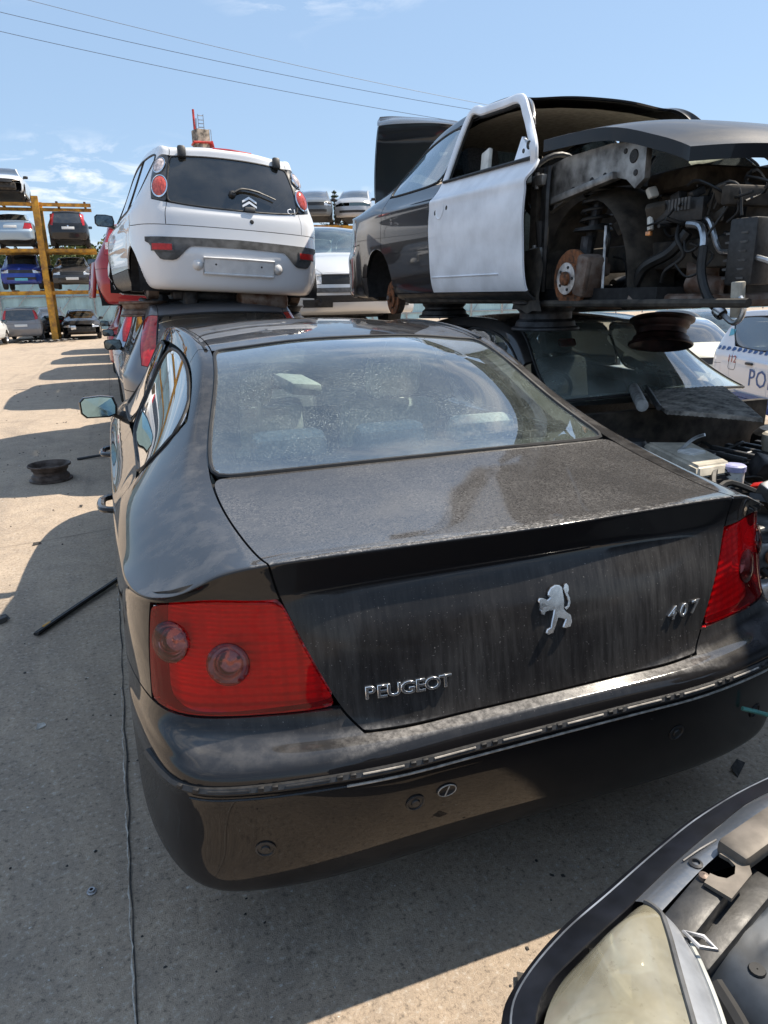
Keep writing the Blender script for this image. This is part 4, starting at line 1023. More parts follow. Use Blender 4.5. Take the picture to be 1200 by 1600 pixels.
# structure of the bare front end
simple('bare_grey', (.24, .24, .235), .45, .4, var=.5, scale=9, col2=(.06, .057, .054))
simple('grime', (.055, .047, .038), .85, .1, var=.6, scale=12, col2=(.018, .016, .014), bump=.5)
fe = MB(); fe.box((0, 2.98, .62), (1.42, .06, .62)).box((0, 3.0, .33), (1.2, .3, .25), (R(20), 0, 0), .05); fe.build('bulkhead', 'grime', wk)
for s in (-1, 1):
    # upper wing rail with holes, strut tower, inner arch
    rail = [(3.02, .93), (3.20, .95), (3.55, .95), (3.72, .93), (3.80, .90), (3.80, .77), (3.74, .735), (3.68, .78), (3.60, .80), (3.40, .785), (3.20, .745), (3.05, .70), (3.0, .70)]
    m = MB().prism(rail if s > 0 else rail[::-1], (s*.63, 0, 0), (0, 1, 0), (0, 0, 1), .03*s if s > 0 else .03)
    up_ = m.build('wing_rail', 'bare_grey', wk, smooth=False)
    MB().box((s*.66, 3.30, .775), (.05, .62, .035), (R(6), 0, 0), .006).build('rail_flange', 'bare_grey', up_)
    for (y, z, r) in ((3.08, .74, .03), (3.17, .76, .012), (3.27, .785, .018), (3.42, .81, .016), (3.52, .82, .012), (3.72, .87, .03), (3.66, .90, .012), (3.74, .80, .014)):
        MB().lathe([(r, 0), (r*.9, .003), (.001, .0035)], (s*.661, y, z), (s, 0, 0), 14).build('rail_hole', 'rubber', up_)
    m = MB(); n = 16
    rows = []
    for x in (.34, .50, .62):
        rows.append([(s*x, 3.33+.36*math.cos(R(180*k/n)), .30+(.50 if x < .6 else .44)*math.sin(R(180*k/n))) for k in range(n+1)])
    m.grid(rows if s > 0 else [r[::-1] for r in rows]); m.lathe([(.16, -.02), (.15, .03), (.08, .05), (.03, .05)], (s*.47, 3.33, .84), (0, 0, 1), 20)
    m.build('inner_arch', 'grime', wk)
    st_ = MB().tube([(s*.60, 3.33, .46), (s*.53, 3.33, .80)], .028, 10).tube([(s*.615, 3.33, .36), (s*.595, 3.33, .56)], .036, 10)
    st_.build('strut', 'steel_dark', wk)
    MB().tube([(s*(.56-.0004*a)+.075*math.cos(a*.62), 3.33+.075*math.sin(a*.62), .60+.0042*a) for a in range(52)], .0085, 6).lathe([(.02, 0), (.10, .004), (.09, .02), (.02, .02)], (s*.57, 3.33, .585), (0, 0, 1), 20).lathe([(.02, 0), (.095, .0), (.09, .02), (.02, .03)], (s*.54, 3.33, .81), (0, 0, 1), 20).build('coil_spring', 'wire_black', wk)
    hub = MB().lathe([(.14, -.011), (.142, -.008), (.142, .008), (.14, .011), (.082, .011), (.080, .03), (.072, .034), (.001, .034)], (s*.69, 3.34, .36), (s, 0, 0), 40)
    dk_ = hub.build('brake_disc', 'rust', wk)
    MB().lathe([(.078, .0), (.078, .0365), (.034, .037), (.034, .045), (.028, .052), (.001, .053)], (s*.69, 3.34, .36), (s, 0, 0), 30).build('disc_bell', 'steel', dk_)
    MB().lathe([(.036, .03), (.034, .05), (.020, .055), (.001, .056)], (s*.691, 3.34, .36), (s, 0, 0), 20).build('hub_cap', 'rust', dk_)
    for k in range(5):
        a = k*2*math.pi/5; MB().lathe([(.0075, .036), (.0075, .040), (.001, .0402)], (s*.69, 3.34+.056*math.cos(a), .36+.056*math.sin(a)), (s, 0, 0), 8).build('stud_hole', 'rubber', dk_)
    MB().box((s*.66, 3.45, .37), (.13, .10, .20), (R(-12), 0, 0), .02).box((s*.71, 3.46, .37), (.035, .085, .16), (R(-12), 0, 0), .012).box((s*.60, 3.47, .40), (.06, .07, .07), (0, 0, 0), .02).build('brake_caliper', 'rust_steel', wk)
    MB().tube(smooth_path([(s*.66, 3.36, .24), (s*.50, 3.42, .22), (s*.32, 3.52, .24)], 5), .028, 8, flat=.6).tube([(s*.66, 3.30, .24), (s*.34, 3.12, .25)], .026, 8).build('control_arm', 'rust_steel', wk)
    MB().tube([(s*.62, 3.50, .60), (s*.63, 3.52, .22)], .008, 8).build('drop_link', 'steel', wk)
    MB().tube(smooth_path([(s*.60, 3.49, .46), (s*.62, 3.53, .54), (s*.58, 3.46, .60)], 5), .010, 6).build('brake_hose', 'wire_black', wk)
    MB().box((s*.42, 3.62, .45), (.09, 1.25, .13), (0, 0, 0), .02).build('chassis_leg', 'grime', wk)
    MB().tube([(s*.66, 3.33, .30), (s*.25, 3.30, .32)], .016, 8).lathe([(.05, 0), (.055, .04), (.035, .10)], (s*.30, 3.30, .32), (s, 0, 0), 14).build('drive_shaft', 'steel_dark', wk)
    # rear hub
    MB().lathe([(.012, -.05), (.128, -.05), (.13, -.03), (.13, .012), (.08, .014), (.078, .03), (.035, .032), (.033, .05), (.001, .05)], (s*.72, .91, .27), (s, 0, 0), 36).build('rear_drum', 'rust', wk)
    MB().lathe([(.13, -.045), (.132, .0), (.12, .004)], (s*.72, .91, .27), (s, 0, 0), 36).build('drum_edge', 'rust_steel', wk)
    MB().lathe([(.018, 0), (.018, .012), (.001, .014)], (s*.768, .91, .27), (s, 0, 0), 10).build('hub_nut', 'steel', wk)
    MB().tube([(s*.70, .92, .27), (s*.5, 1.1, .28), (s*.45, 1.4, .30)], .04, 8).build('trailing_arm', 'steel_dark', wk)
    # hinges on the A post
    for z in (.86, .50):
        MB().box((s*.71, 3.04, z), (.05, .10, .055), (0, 0, 0), .008).tube([(s*.725, 3.03, z-.04), (s*.725, 3.03, z+.04)], .012, 8).build('door_hinge', 'bare_grey', wk)
    MB().tube(smooth_path([(s*.68, 3.06, .92), (s*.70, 3.08, .80), (s*.70, 3.08, .6), (s*.69, 3.06, .3)], 4), .035, 8, flat=.5).build('a_post', 'dark_metal_paint', wk)
    MB().tube([(s*.70, 3.06, .52), (s*.72, 3.06, .66)], .024, 10).build('rubber_gaiter', 'rubber', wk)
    MB().tube([(s*.72, 3.02, .28), (s*.74, 1.3, .27)], .05, 8, flat=.9).build('sill_rail', 'grime', wk)
ff = MB().grid([[(.745, 2.86+.07*a+.012*math.sin(a*3+b), .18+.08*b) for a in range(5)] for b in range(5)]); 
for i in range(len(ff.V)): x, y, z = ff.V[i]; ff.V[i] = (x-.03*random.random()+.02, y+.02*random.random(), z+.03*random.random())
ff.build('torn_liner', 'grime', wk)
# slam panel, radiator pack, subframe, cross rail
MB().box((0, 4.16, .66), (1.1, .05, .08), (0, 0, 0), .015).box((0, 4.12, .45), (.72, .06, .46), (0, 0, 0), .01).build('radiator', 'grime', wk)
MB().box((0, 3.55, .26), (1.1, .16, .08), (0, 0, 0), .03).tube([(.64, 3.75, .255), (.55, 4.15, .25), (-.55, 4.15, .25)], .028, 8).build('subframe', 'rust_steel', wk)
MB().tube([(.70, 3.1, .235), (.66, 4.45, .245)], .018, 8).build('lower_rail', 'grime', wk)
MB().box((.0, 3.65, .55), (.62, .55, .42), (0, 0, .1), .08).box((.1, 3.6, .80), (.5, .35, .1), (0, 0, 0), .04).build('engine_block', 'grime', wk)
MB().box((.45, 3.86, .63), (.16, .25, .10), (0, 0, .2), .01).box((.46, 3.80, .69), (.05, .06, .05), (.3, 0, 0), .008).box((.47, 3.92, .70), (.07, .03, .03), (0, .4, 0), .005).build('fuse_carrier', 'black_plastic', wk)
mbk = MB()
for k in range(9): mbk.box((.535, 3.79+.02*k, .655), (.006, .012, .05), (0, 0, 0))
mbk.build('fuse_row', 'grey_plastic', wk)
MB().box((.56, 3.74, .72), (.05, .03, .05), (.4, .2, 0), .01).build('white_connector', 'white_plastic', wk)
MB().tube([(.565, 3.745, .62), (.57, 3.76, .56)], .014, 8).build('white_tube', 'white_plastic', wk)
MB().box((.572, 3.755, .545), (.025, .025, .02), (0, 0, .3), .004).build('orange_clip', 'lamp_orange', wk)
def hose(pts, r, mat, nm='hose', n=6): return MB().tube(smooth_path(pts, n), r, 8).build(nm, mat, wk)
hose([(.47, 3.90, .66), (.47, 3.96, .59), (.48, 4.02, .575), (.47, 4.08, .46), (.48, 4.16, .44), (.47, 4.34, .40), (.47, 4.5, .33)], .0125, 'alu', 'alloy_pipe')
hose([(.52, 3.94, .57), (.53, 4.02, .555), (.55, 4.07, .51), (.56, 4.085, .47)], .016, 'alu', 'alloy_pipe')
hose([(.56, 4.085, .47), (.57, 4.10, .36), (.575, 4.16, .26), (.575, 4.25, .195)], .019, 'wire_black')
hose([(.575, 4.25, .195), (.58, 4.31, .165), (.58, 4.345, .185), (.58, 4.355, .23), (.58, 4.33, .265)], .011, 'alu', 'alloy_pipe')
MB().lathe([(.024, -.02), (.026, 0), (.024, .02)], (.577, 4.23, .205), (0, .75, -.5), 12).build('hose_clamp', 'alu', wk)
hose([(.50, 3.92, .54), (.53, 3.86, .46), (.55, 3.72, .40), (.56, 3.66, .30), (.55, 3.60, .22)], .026, 'wire_black')
hose([(.48, 3.86, .62), (.54, 3.90, .52), (.53, 3.94, .44), (.55, 3.86, .38), (.54, 3.83, .33)], .009, 'wire_black', 'cable')
hose([(.54, 3.95, .50), (.57, 4.0, .455), (.56, 4.05, .47), (.52, 4.1, .56), (.5, 4.14, .64), (.5, 4.08, .68)], .006, 'wire_black', 'cable')
hose([(.5, 4.06, .62), (.5, 4.10, .68), (.5, 4.16, .67), (.5, 4.19, .60), (.5, 4.14, .56)], .006, 'wire_black', 'cable')
hose([(.5, 4.03, .60), (.52, 4.09, .70), (.5, 4.17, .70), (.5, 4.21, .58)], .006, 'wire_black', 'cable')
hose([(.56, 3.62, .42), (.55, 3.70, .27), (.54, 3.80, .28)], .012, 'wire_black')
MB().tube([(.48, 3.95, .32), (.46, 4.14, .30)], .045, 14, cap=False).build('exhaust_stub', 'rust_steel', wk)
MB().lathe([(.046, -.006), (.052, 0), (.046, .006), (.036, .006), (.034, -.05)], (.459, 4.145, .30), (-.1, .99, -.1), 16).build('exhaust_flange', 'rust_steel', wk)
MB().box((.56, 4.30, .255), (.03, .05, .14), (0, .1, 0), .005).build('pale_bracket', 'beige_plastic', wk)
MB().box((.44, 4.22, .44), (.14, .12, .26), (0, 0, .2), .01).build('cooling_duct', 'black_plastic', wk)
for k in range(6): MB().box((.50, 4.205+.0*k, .34+.035*k), (.02, .11, .008), (0, .2, 0)).build('duct_slat', 'grey_plastic', wk)
random.seed(3)
for k in range(26):
    x = random.uniform(.30, .6); y = random.uniform(3.45, 4.2); z = random.uniform(.35, .75)
    P = [(x, y, z)]
    for q in range(4): P.append((min(.6, x+random.uniform(-.1, .05)), P[-1][1]+random.uniform(-.10, .12), P[-1][2]+random.uniform(-.10, .08)))
    MB().tube(smooth_path(P, 4), random.choice((.005, .006, .009)), 5).build('cable', 'wire_black', wk)
for k in range(14):
    MB().box((random.uniform(.2, .56), random.uniform(3.45, 4.15), random.uniform(.32, .7)), (random.uniform(.04, .12), random.uniform(.04, .14), random.uniform(.03, .10)), (random.random(), random.random(), random.random()), .008).build('engine_fitting', random.choice(('grime', 'steel_dark', 'black_plastic', 'rust_steel')), wk)
rim_obj('wheel_rim', 'black steel rim between the wreck\'s sill and the roof below, above the headrests', (1.50, 2.42, 1.335), .185, .165, 'steel_dark')
rim_obj('wheel_rim', 'tilted dark red-black rim resting on the windscreen of the car without a bonnet', (2.17, 2.22, 1.225), .175, .16, simple('rim_dark_red', (.035, .014, .013), .45, .4, var=.5, scale=14), rot=(R(-12), R(10), 0))
rim_obj('wheel_rim', 'black rim deep under the wreck between its rear drum and the roof below', (1.55, 3.9, 1.37), .185, .14, 'steel_dark')
rim_obj('wheel_rim', 'black rim under the far side of the wreck', (2.6, 3.9, 1.37), .185, .14, 'steel_dark')

# ------------------------------------------------------------------ the car under the wreck: no bonnet, wings or bumper
T = scale_table(sedan_table(), .92, .945, .97)
T4 = T
d4, o4, s4, R4, F4 = generic('bonnetless_car', 'dark stripped car under the wreck, bonnet gone, engine bay open, right of the dark saloon', T, (.018, .018, .020), (2.08, 5.42, 0), math.pi, level=4,
    skip={'bonnet', ('front_fender', 1), ('front_fender', -1), 'front_bumper', 'headlight', 'grille', 'air_intake', 'mirror'}, glassmat='clear_glass', dust=.25, metal=.3, seals=True, liner_front=False, wheels=('rl', 'rr'), mats={'windscreen': M('bright_veil_screen'), 'rear_side_window': M('pale_glass'), 'front_side_window': M('pale_glass'), 'inner': M('dark_inner')}, sb={'front_side_window': 20, 'rear_side_window': 30})
cabin(d4, .88, 1.40, 2.15, .27, (.7, 1.05, 1.0), 'seat_dark', .34, .95)
MB().grid([[(x, 2.80+dy-.10*(x/.75)**2, z) for x in (-.72, -.4, -.1, .1, .4, .72)] for dy, z in ((-.02, .60), (-.06, .76), (-.03, .87), (.05, .91), (.25, .925), (.5, .92))]).build('dashboard', 'dash', d4)
MB().box((.25, 2.75, 1.235), (.12, .006, .05), (R(30), 0, 0), .01).build('sun_sticker', 'red_plastic', d4)
def L4(wx, wy, wz): return Vector((2.08-wx, 5.42-wy, wz))
eb = MB(); eb.box((0, 3.42, .50), (1.45, .05, .80)).build('bulkhead', 'grime', d4)
for s in (-1, 1):
    MB().box((s*.60, 4.00, .62), (.10, 1.0, .10), (R(-6), 0, 0), .02).build('inner_wing_rail', 'dark_metal_paint', d4)
    MB().lathe([(.19, -.4), (.17, .0), (.14, .03), (.06, .04), (.05, .06), (.001, .06)], (s*.52, 3.78, .76), (0, 0, 1), 24).build('strut_tower', 'dark_metal_paint', d4)
    MB().box((s*.42, 4.15, .45), (.09, 1.2, .12), (0, 0, 0), .02).build('chassis_leg', 'grime', d4)
MB().box((0, 4.15, .30), (1.2, 1.2, .05), (0, 0, 0), .01).build('undertray', 'grime', d4)
MB().box((.02, 4.02, .50), (.66, .50, .36), (0, 0, .08), .07).box((.0, 4.04, .70), (.56, .36, .10), (0, 0, .08), .04).build('engine', 'grime', d4)
for k in range(5): MB().box((-.18+.1*k, 4.04, .765), (.03, .30, .03), (0, 0, .08), .008).build('engine_cover_rib', 'black_plastic', d4)
# loose scuttle panel, slid forward on the right
def P4(*a): return L4(*a)
sc = [P4(2.06, 2.34, .985), P4(2.52, 2.02, .985), P4(1.90, 1.20, .975), P4(1.60, 1.55, .985)]
sc = [P4(1.93, 2.12, 1.00), P4(2.45, 1.98, 1.00), P4(1.93, 1.22, .965), P4(1.62, 1.50, .985)]
rows = [[sc[0].lerp(sc[1], u).lerp(sc[3].lerp(sc[2], u), v)+Vector((0, 0, .018*math.sin(u*3)*math.sin(v*3)+.003*(k % 2))) for k, u in enumerate([i/40 for i in range(41)])] for v in [i/10 for i in range(11)]]
simple('dusty_mesh', (.24, .22, .19), .85, var=.6, scale=16, col2=(.05, .046, .042), bump=.6)
m = MB().grid(rows); low = [[p-Vector((0, 0, .02)) for p in r] for r in rows]; m.grid([r[::-1] for r in low]).grid([rows[0], low[0]]).grid([low[-1], rows[-1]]).grid([[r[0] for r in low], [r[0] for r in rows]]).grid([[r[-1] for r in rows], [r[-1] for r in low]])
m.build('scuttle_panel', 'dusty_mesh', d4)
MB().tube([P4(1.93, 2.14, 1.01), P4(1.55, 1.60, 1.0)], .03, 12).build('grey_tube', simple('tube_grey', (.30, .30, .29), .5, var=.3, scale=20), d4)
MB().tube([P4(1.99, 2.10, 1.01), P4(1.62, 1.56, .99)], .014, 10).build('thin_tube', 'black_plastic', d4)
# fuse box, reservoirs, brackets
fb = [P4(1.56, 1.60, .80), P4(1.78, 1.48, .80), P4(1.60, 1.03, .80), P4(1.38, 1.02, .80)]
def slab(q, h0, h1, name, mat, inset=.0, parent=d4):
    c = sum(q, Vector())/4; t_ = [c.lerp(p, 1-inset) for p in q]
    V = [Vector((p.x, p.y, h0)) for p in q]+[Vector((p.x, p.y, h1)) for p in t_]
    o = mk(name, V, [(0, 1, 2, 3)[::-1], (4, 5, 6, 7), (0, 1, 5, 4), (1, 2, 6, 5), (2, 3, 7, 6), (3, 0, 4, 7)], mat, parent, smooth=False)
    bm = bmesh.new(); bm.from_mesh(o.data); bmesh.ops.recalc_face_normals(bm, faces=bm.faces[:]); bmesh.ops.bevel(bm, geom=bm.edges[:], offset=.012, segments=3, affect='EDGES'); bm.to_mesh(o.data); bm.free(); return o
fbx = slab(fb, .66, .775, 'fuse_box', 'black_plastic'); slab(fb, .778, .825, 'fuse_box_cover', 'beige_plastic', .12, fbx)
slab([sum(fb, Vector())/4+Vector((dx, dy, 0)) for dx, dy in ((-.06, .04), (.05, .06), (.06, -.03), (-.05, -.05))], .822, .828, 'paper_label', 'plate_white', 0, fbx)
MB().lathe([(.001, .62), (.038, .62), (.042, .66), (.042, .79), (.034, .80)], P4(1.60, 1.04, 0), (0, 0, 1), 20).build('fluid_reservoir', 'white_plastic', d4)
MB().lathe([(.046, .79), (.046, .812), (.038, .818), (.001, .818)], P4(1.60, 1.04, 0), (0, 0, 1), 20).build('reservoir_cap', simple('lilac_cap', (.42, .42, .66), .4), d4)
MB().lathe([(.03, .70), (.05, .72), (.055, .80), (.062, .81), (.062, .86), (.05, .87), (.001, .87)], P4(2.12, 1.30, 0), (0, 0, 1), 22).build('brake_fluid_bottle', 'beige_plastic', d4)
MB().box(P4(1.68, .98, .72), (.05, .05, .035), (.3, .2, .4), .008).build('red_clip', 'red_plastic', d4)
MB().box(P4(1.60, 1.00, .70), (.08, .06, .06), (.1, 0, .4), .012).build('black_connector', 'black_plastic', d4)
br = [(-.10, -.05), (.06, -.08), (.10, -.03), (.10, .05), (.02, .09), (-.09, .07)]
o = MB().prism(br, P4(1.66, .92, .66), (.9, -.3, .25), (.3, .85, .3), .03).build('lamp_bracket', 'dark_metal_paint', d4, smooth=False)
for (a, b) in ((-.04, .0), (.03, .04), (.05, -.03), (0, .05)):
    MB().lathe([(.009, .0), (.008, .003), (.001, .003)], P4(1.66, .92, .66)+Vector((.9, -.3, .25)).normalized()*a+Vector((.3, .85, .3)).normalized()*b+Vector((-.25, -.2, .9)).normalized()*.03, Vector((.9, -.3, .25)).cross(Vector((.3, .85, .3))), 10).build('bracket_hole', 'rubber', o)
MB().box(P4(2.05, .72, .57), (1.3, .10, .08), (0, 0, 0), .015).build('slam_panel', 'dark_metal_paint', d4)
MB().box(P4(1.52, .86, .60), (.28, .16, .04), (0, R(4), .1), .012).box(P4(1.42, .72, .55), (.10, .12, .10), (0, 0, 0), .01).build('headlamp_tray', 'bare_grey', d4)
MB().lathe([(.028, 0), (.03, .012), (.016, .016), (.001, .014)], P4(1.42, .652, .55), (0, 1, .2), 16).build('tray_bush', 'rust', d4)
MB().box(P4(1.75, .60, .43), (1.0, .06, .10), (0, 0, 0), .012).build('bumper_beam', 'alu', d4)
MB().tube(smooth_path([P4(1.40, .66, .50), P4(1.45, .55, .42), P4(1.55, .45, .36)], 5), .012, 8).build('hanging_cable', 'wire_black', d4)
MB().tube([P4(2.4, 1.05, .70), P4(2.0, .95, .68)], .075, 18).lathe([(.076, -.01), (.082, 0), (.076, .01)], P4(2.1, .975, .685), (1, .25, 0), 18).build('alternator', 'steel', d4)
for k in range(7): MB().tube([P4(2.02+.012*k+.075*math.cos(a*math.pi/8), .97+.01*math.cos(a), .685+.08*math.sin(a*math.pi/8)) for a in range(16)], .006, 6, closed=True).build('ribbed_hose_ring', 'wire_black', d4)
random.seed(11)
for k in range(30):
    x = random.uniform(1.35, 2.5); y = random.uniform(.75, 1.55); P = [P4(x, y, random.uniform(.5, .78))]
    for q in range(4): P.append(P[-1]+Vector((random.uniform(-.14, .14), random.uniform(-.12, .12), random.uniform(-.07, .06))))
    MB().tube(smooth_path(P, 4), random.choice((.006, .008, .014)), 6).build('cable', 'wire_black', d4)
for k in range(22):
    MB().box(P4(random.uniform(1.35, 2.6), random.uniform(.75, 1.6), random.uniform(.45, .76)), (random.uniform(.05, .16), random.uniform(.05, .14), random.uniform(.04, .10)), (random.random()*.6, random.random()*.6, random.random()*3), .01).build('engine_fitting', random.choice(('grime', 'steel_dark', 'black_plastic', 'bare_grey', 'alu', 'rust_steel')), d4)
MB().tube(smooth_path([P4(1.55, 1.35, .80), P4(1.60, 1.30, .88), P4(1.62, 1.25, .91)], 4), .008, 8).build('dipstick', 'alu', d4)
# ------------------------------------------------------------------ foreground right: front corner of a car with its bonnet off
simple('navy_plastic', (.007, .008, .012), .5, var=.3, scale=20, spec=.25)
simple('highlight_grey', (.16, .18, .21), .4, .4, var=.45, scale=9, col2=(.05, .055, .065), coat=.3)
simple('inner_blue', (.045, .055, .070), .5, .2, var=.35, scale=10)
simple('bracket_tan', (.15, .128, .105), .6, .2, var=.35, scale=14)
def old_lamp():
    t = NT('yellowed lamp lens'); co = t.obco()
    tr = t.n('ShaderNodeBsdfTransparent'); t.set(tr.inputs[0], (.86, .82, .66))
    gl = t.n('ShaderNodeBsdfGlossy'); t.set(gl.inputs['Roughness'], .06)
    c = t.mix(t.mapr(t.noise(6, 5, .6, co), .3, .7), (.42, .37, .24), (.62, .60, .50))
    c = t.mix(t.mapr(t.noise(60, 5, .7, co), .60, .75, 0, .5), c, (.22, .18, .11))
    df = t.n('ShaderNodeBsdfDiffuse'); t.set(df.inputs[0], c)
    fr = t.n('ShaderNodeFresnel'); t.set(fr.inputs['IOR'], 1.5)
    a = t.mixs(t.mapr(t.noise(5, 5, .6, co), .35, .65, .38, .72), tr.outputs[0], df.outputs[0])
    return t.done(t.mixs(t.math('MULTIPLY', fr.outputs[0], 1.1, True), a, gl.outputs[0]))
MATS['old_lamp'] = old_lamp()
c5p = (.36, 0, 0)
T = scale_table(hatch_table(.55), 1.04, 1.0, 1.0)
c5, o5, s5, R5, F5 = generic('front_end_car', 'dark car at the bottom right corner, bonnet off, yellowed left headlight', T, (.03, .033, .042), (.36, -4.42, 0), 0, level=2,
   skip={'bonnet', 'headlight', 'front_bumper', 'grille', 'air_intake', ('front_fender', -1), ('front_fender', 1), 'mirror'}, dust=.2, metal=.5)
W5 = lambda x, y, z: Vector((x-.36, y+4.42, z))
outl = [(-.60,-1.20),(-.592,-1.0),(-.575,-.86),(-.555,-.75),(-.527,-.683),(-.482,-.646),(-.393,-.602),(-.299,-.571),(-.169,-.529),(-.043,-.494),(.131,-.468),(.36,-.455)]
innl = [(-.545,-1.20),(-.542,-1.0),(-.538,-.88),(-.53,-.79),(-.51,-.732),(-.47,-.69),(-.399,-.661),(-.28,-.622),(-.163,-.582),(-.059,-.552),(.069,-.523),(.36,-.508)]
def mir(l): return l+[(.72-x, y) for x, y in l[:-1][::-1]]
O = mir(outl); I = mir(innl)
rows = []
for (a, z, kind) in ((0, .22, 'in'), (0, .26, 'o'), (0, .45, 'o'), (0, .60, 'o2'), (0, .690, 'o'), (.03, .708, 'm'), (.10, .716, 'm'), (.30, .7245, 'm'), (.34, .7265, 'm'), (.97, .7365, 'm'), (1.0, .735, 'm'), (1.02, .70, 'm')):
    row = []
    for (ox, oy), (ix, iy) in zip(O, I):
        if kind == 'in': p = (ox+(.36-ox)*.06, oy-.08, z)
        elif kind == 'o2': p = (ox+(ox-.36)*.012, oy+.012, z)
        elif kind == 'o': p = (ox, oy, z)
        else: p = (ox+(ix-ox)*a, oy+(iy-oy)*a, z)
        row.append(W5(*p))
    rows.append(smooth_path(row, 5))
bp5 = MB().grid([r[::-1] for r in rows]).build('bumper', 'navy_plastic', c5, sharp=28)
MB().tube(smooth_path([W5(ox+(ix-ox)*.30, oy+(iy-oy)*.30, .7240) for (ox, oy), (ix, iy) in zip(O, I)], 5), .0022, 6).build('bumper_highlight', 'highlight_grey', bp5)  # pale line along the crease: a reflected highlight put in as a thin tube
# painted shelf behind the bumper edge
I2 = [p for p in I if -.32 < p[0] < 1.04]
B2 = [(-.274, -.662), (-.149, -.618), (-.026, -.587), (.10, -.562), (.36, -.548)]; B2 = B2+[(.72-x, y) for x, y in B2[:-1][::-1]]
sp1 = smooth_path([W5(x, y, .737) for x, y in I2], 6); sp2 = smooth_path([W5(x, y, .752) for x, y in B2], 10)
def resamp(P, n): return [P[min(len(P)-1, round(i*(len(P)-1)/n))] for i in range(n+1)]
a_, b_ = resamp(sp1, 40), resamp(sp2, 40)
MB().grid([[p.lerp(q, u)+Vector((0, 0, .006*math.sin(u*math.pi))) for p, q in zip(a_, b_)] for u in (0, .25, .5, .75, 1)][::-1]).build('front_shelf', paint('shelf paint', (.13, .15, .18), dust=.25, metal=.6, rough=.3), c5)
MB().lathe([(.010, 0), (.010, .006), (.006, .008), (.005, .002), (.001, .002)], W5(-.165, -.612, .748), (0, 0, 1), 16).build('shelf_bolt', 'steel_dark', c5)
MB().tube(smooth_path([W5(-.10, -.585, .751), W5(-.14, -.592, .752), W5(-.175, -.598, .749)], 4), .0016, 5).build('wire_offcut', 'steel_dark', c5)
# slam-panel bracket with its U notch
def bar(p, q, w, h, nm, mat, bev=.006, parent=c5):
    p, q = Vector(p), Vector(q); d = q-p; return MB().box((p+q)/2, (d.length, w, h), (0, -math.atan2(d.z, math.hypot(d.x, d.y)), math.atan2(d.y, d.x)), bev).build(nm, mat, parent)
bar(W5(-.278, -.690, .735), W5(-.165, -.648, .742), .045, .03, 'bracket_foot', 'black_plastic')
bar(W5(-.265, -.712, .715), W5(-.07, -.648, .725), .05, .02, 'bracket_web', 'black_plastic')
U = [(0, -.026), (.030, -.026), (.048, -.016), (.052, .0), (.048, .016), (.030, .026), (0, .026), (0, .012), (.022, .012), (.030, .006), (.030, -.006), (.022, -.012), (0, -.012)]
ang = math.atan2(.06, .16)
ux = Vector((math.cos(ang), math.sin(ang), 0)); uy = Vector((-math.sin(ang), math.cos(ang), 0))
U2 = [(-.034, -.026), (.030, -.026), (.048, -.014), (.052, .002), (.046, .016), (.034, .022), (.034, .008), (.028, -.004), (.012, -.010), (-.004, -.006), (-.010, .004), (-.012, .014), (-.034, .012)]
MB().prism(U2, W5(-.152, -.650, .757), ux, uy, .006).build('notch_plate', 'bracket_tan', c5, smooth=False)
bar(W5(-.118, -.628, .762), W5(.34, -.535, .772), .05, .03, 'slam_panel', 'bracket_tan', .010)
bar(W5(.34, -.535, .772), W5(.84, -.628, .762), .05, .03, 'slam_panel', 'bracket_tan', .010)
MB().lathe([(.007, 0), (.007, .02), (.001, .022)], W5(-.178, -.640, .742), (0, 0, 1), 12).build('bush', 'rust_steel', c5)
# inner front panel, black-blue, pressed rings
rows = []
for i in range(40):
    row = []
    for j in range(60):
        x = -.245+1.21*j/59; y = -.685-.42*i/39+.10*(1-((x-.36)/.6)**2)*.6
        e = min(1, max(0, min(x+.245, .965-x)/.03)); z = .715-.03*(1-e)
        if i < 2: z -= .02*(2-i)/2
        for (cx_, cy_, r_) in ((-.130, -.725, .042), (-.155, -.800, .022), (.36, -.70, .05), (.85, -.72, .042), (-.06, -.84, .05)):
            dd = math.hypot(x-cx_, y-cy_); z += .006*math.exp(-((dd-r_)/.007)**2)+.004*math.exp(-((dd-r_*.5)/.006)**2)
        row.append(W5(x, y, z))
    rows.append(row)
MB().grid(rows[::-1]).build('inner_panel', 'inner_blue', c5, sharp=None)
for (x, y, r) in ((-.192, -.752, .011), (-.155, -.800, .007)):
    MB().lathe([(r, 0), (r*.9, .002), (.001, .002)], W5(x, y, .7165), (0, 0, 1), 14).build('panel_hole', 'rubber', c5)
MB().tube(smooth_path([W5(-.255, -.745, .712), W5(-.262, -.80, .700), W5(-.285, -.88, .68), W5(-.33, -1.0, .66)], 5), .012, 8).build('seal_edge', 'rubber', c5)
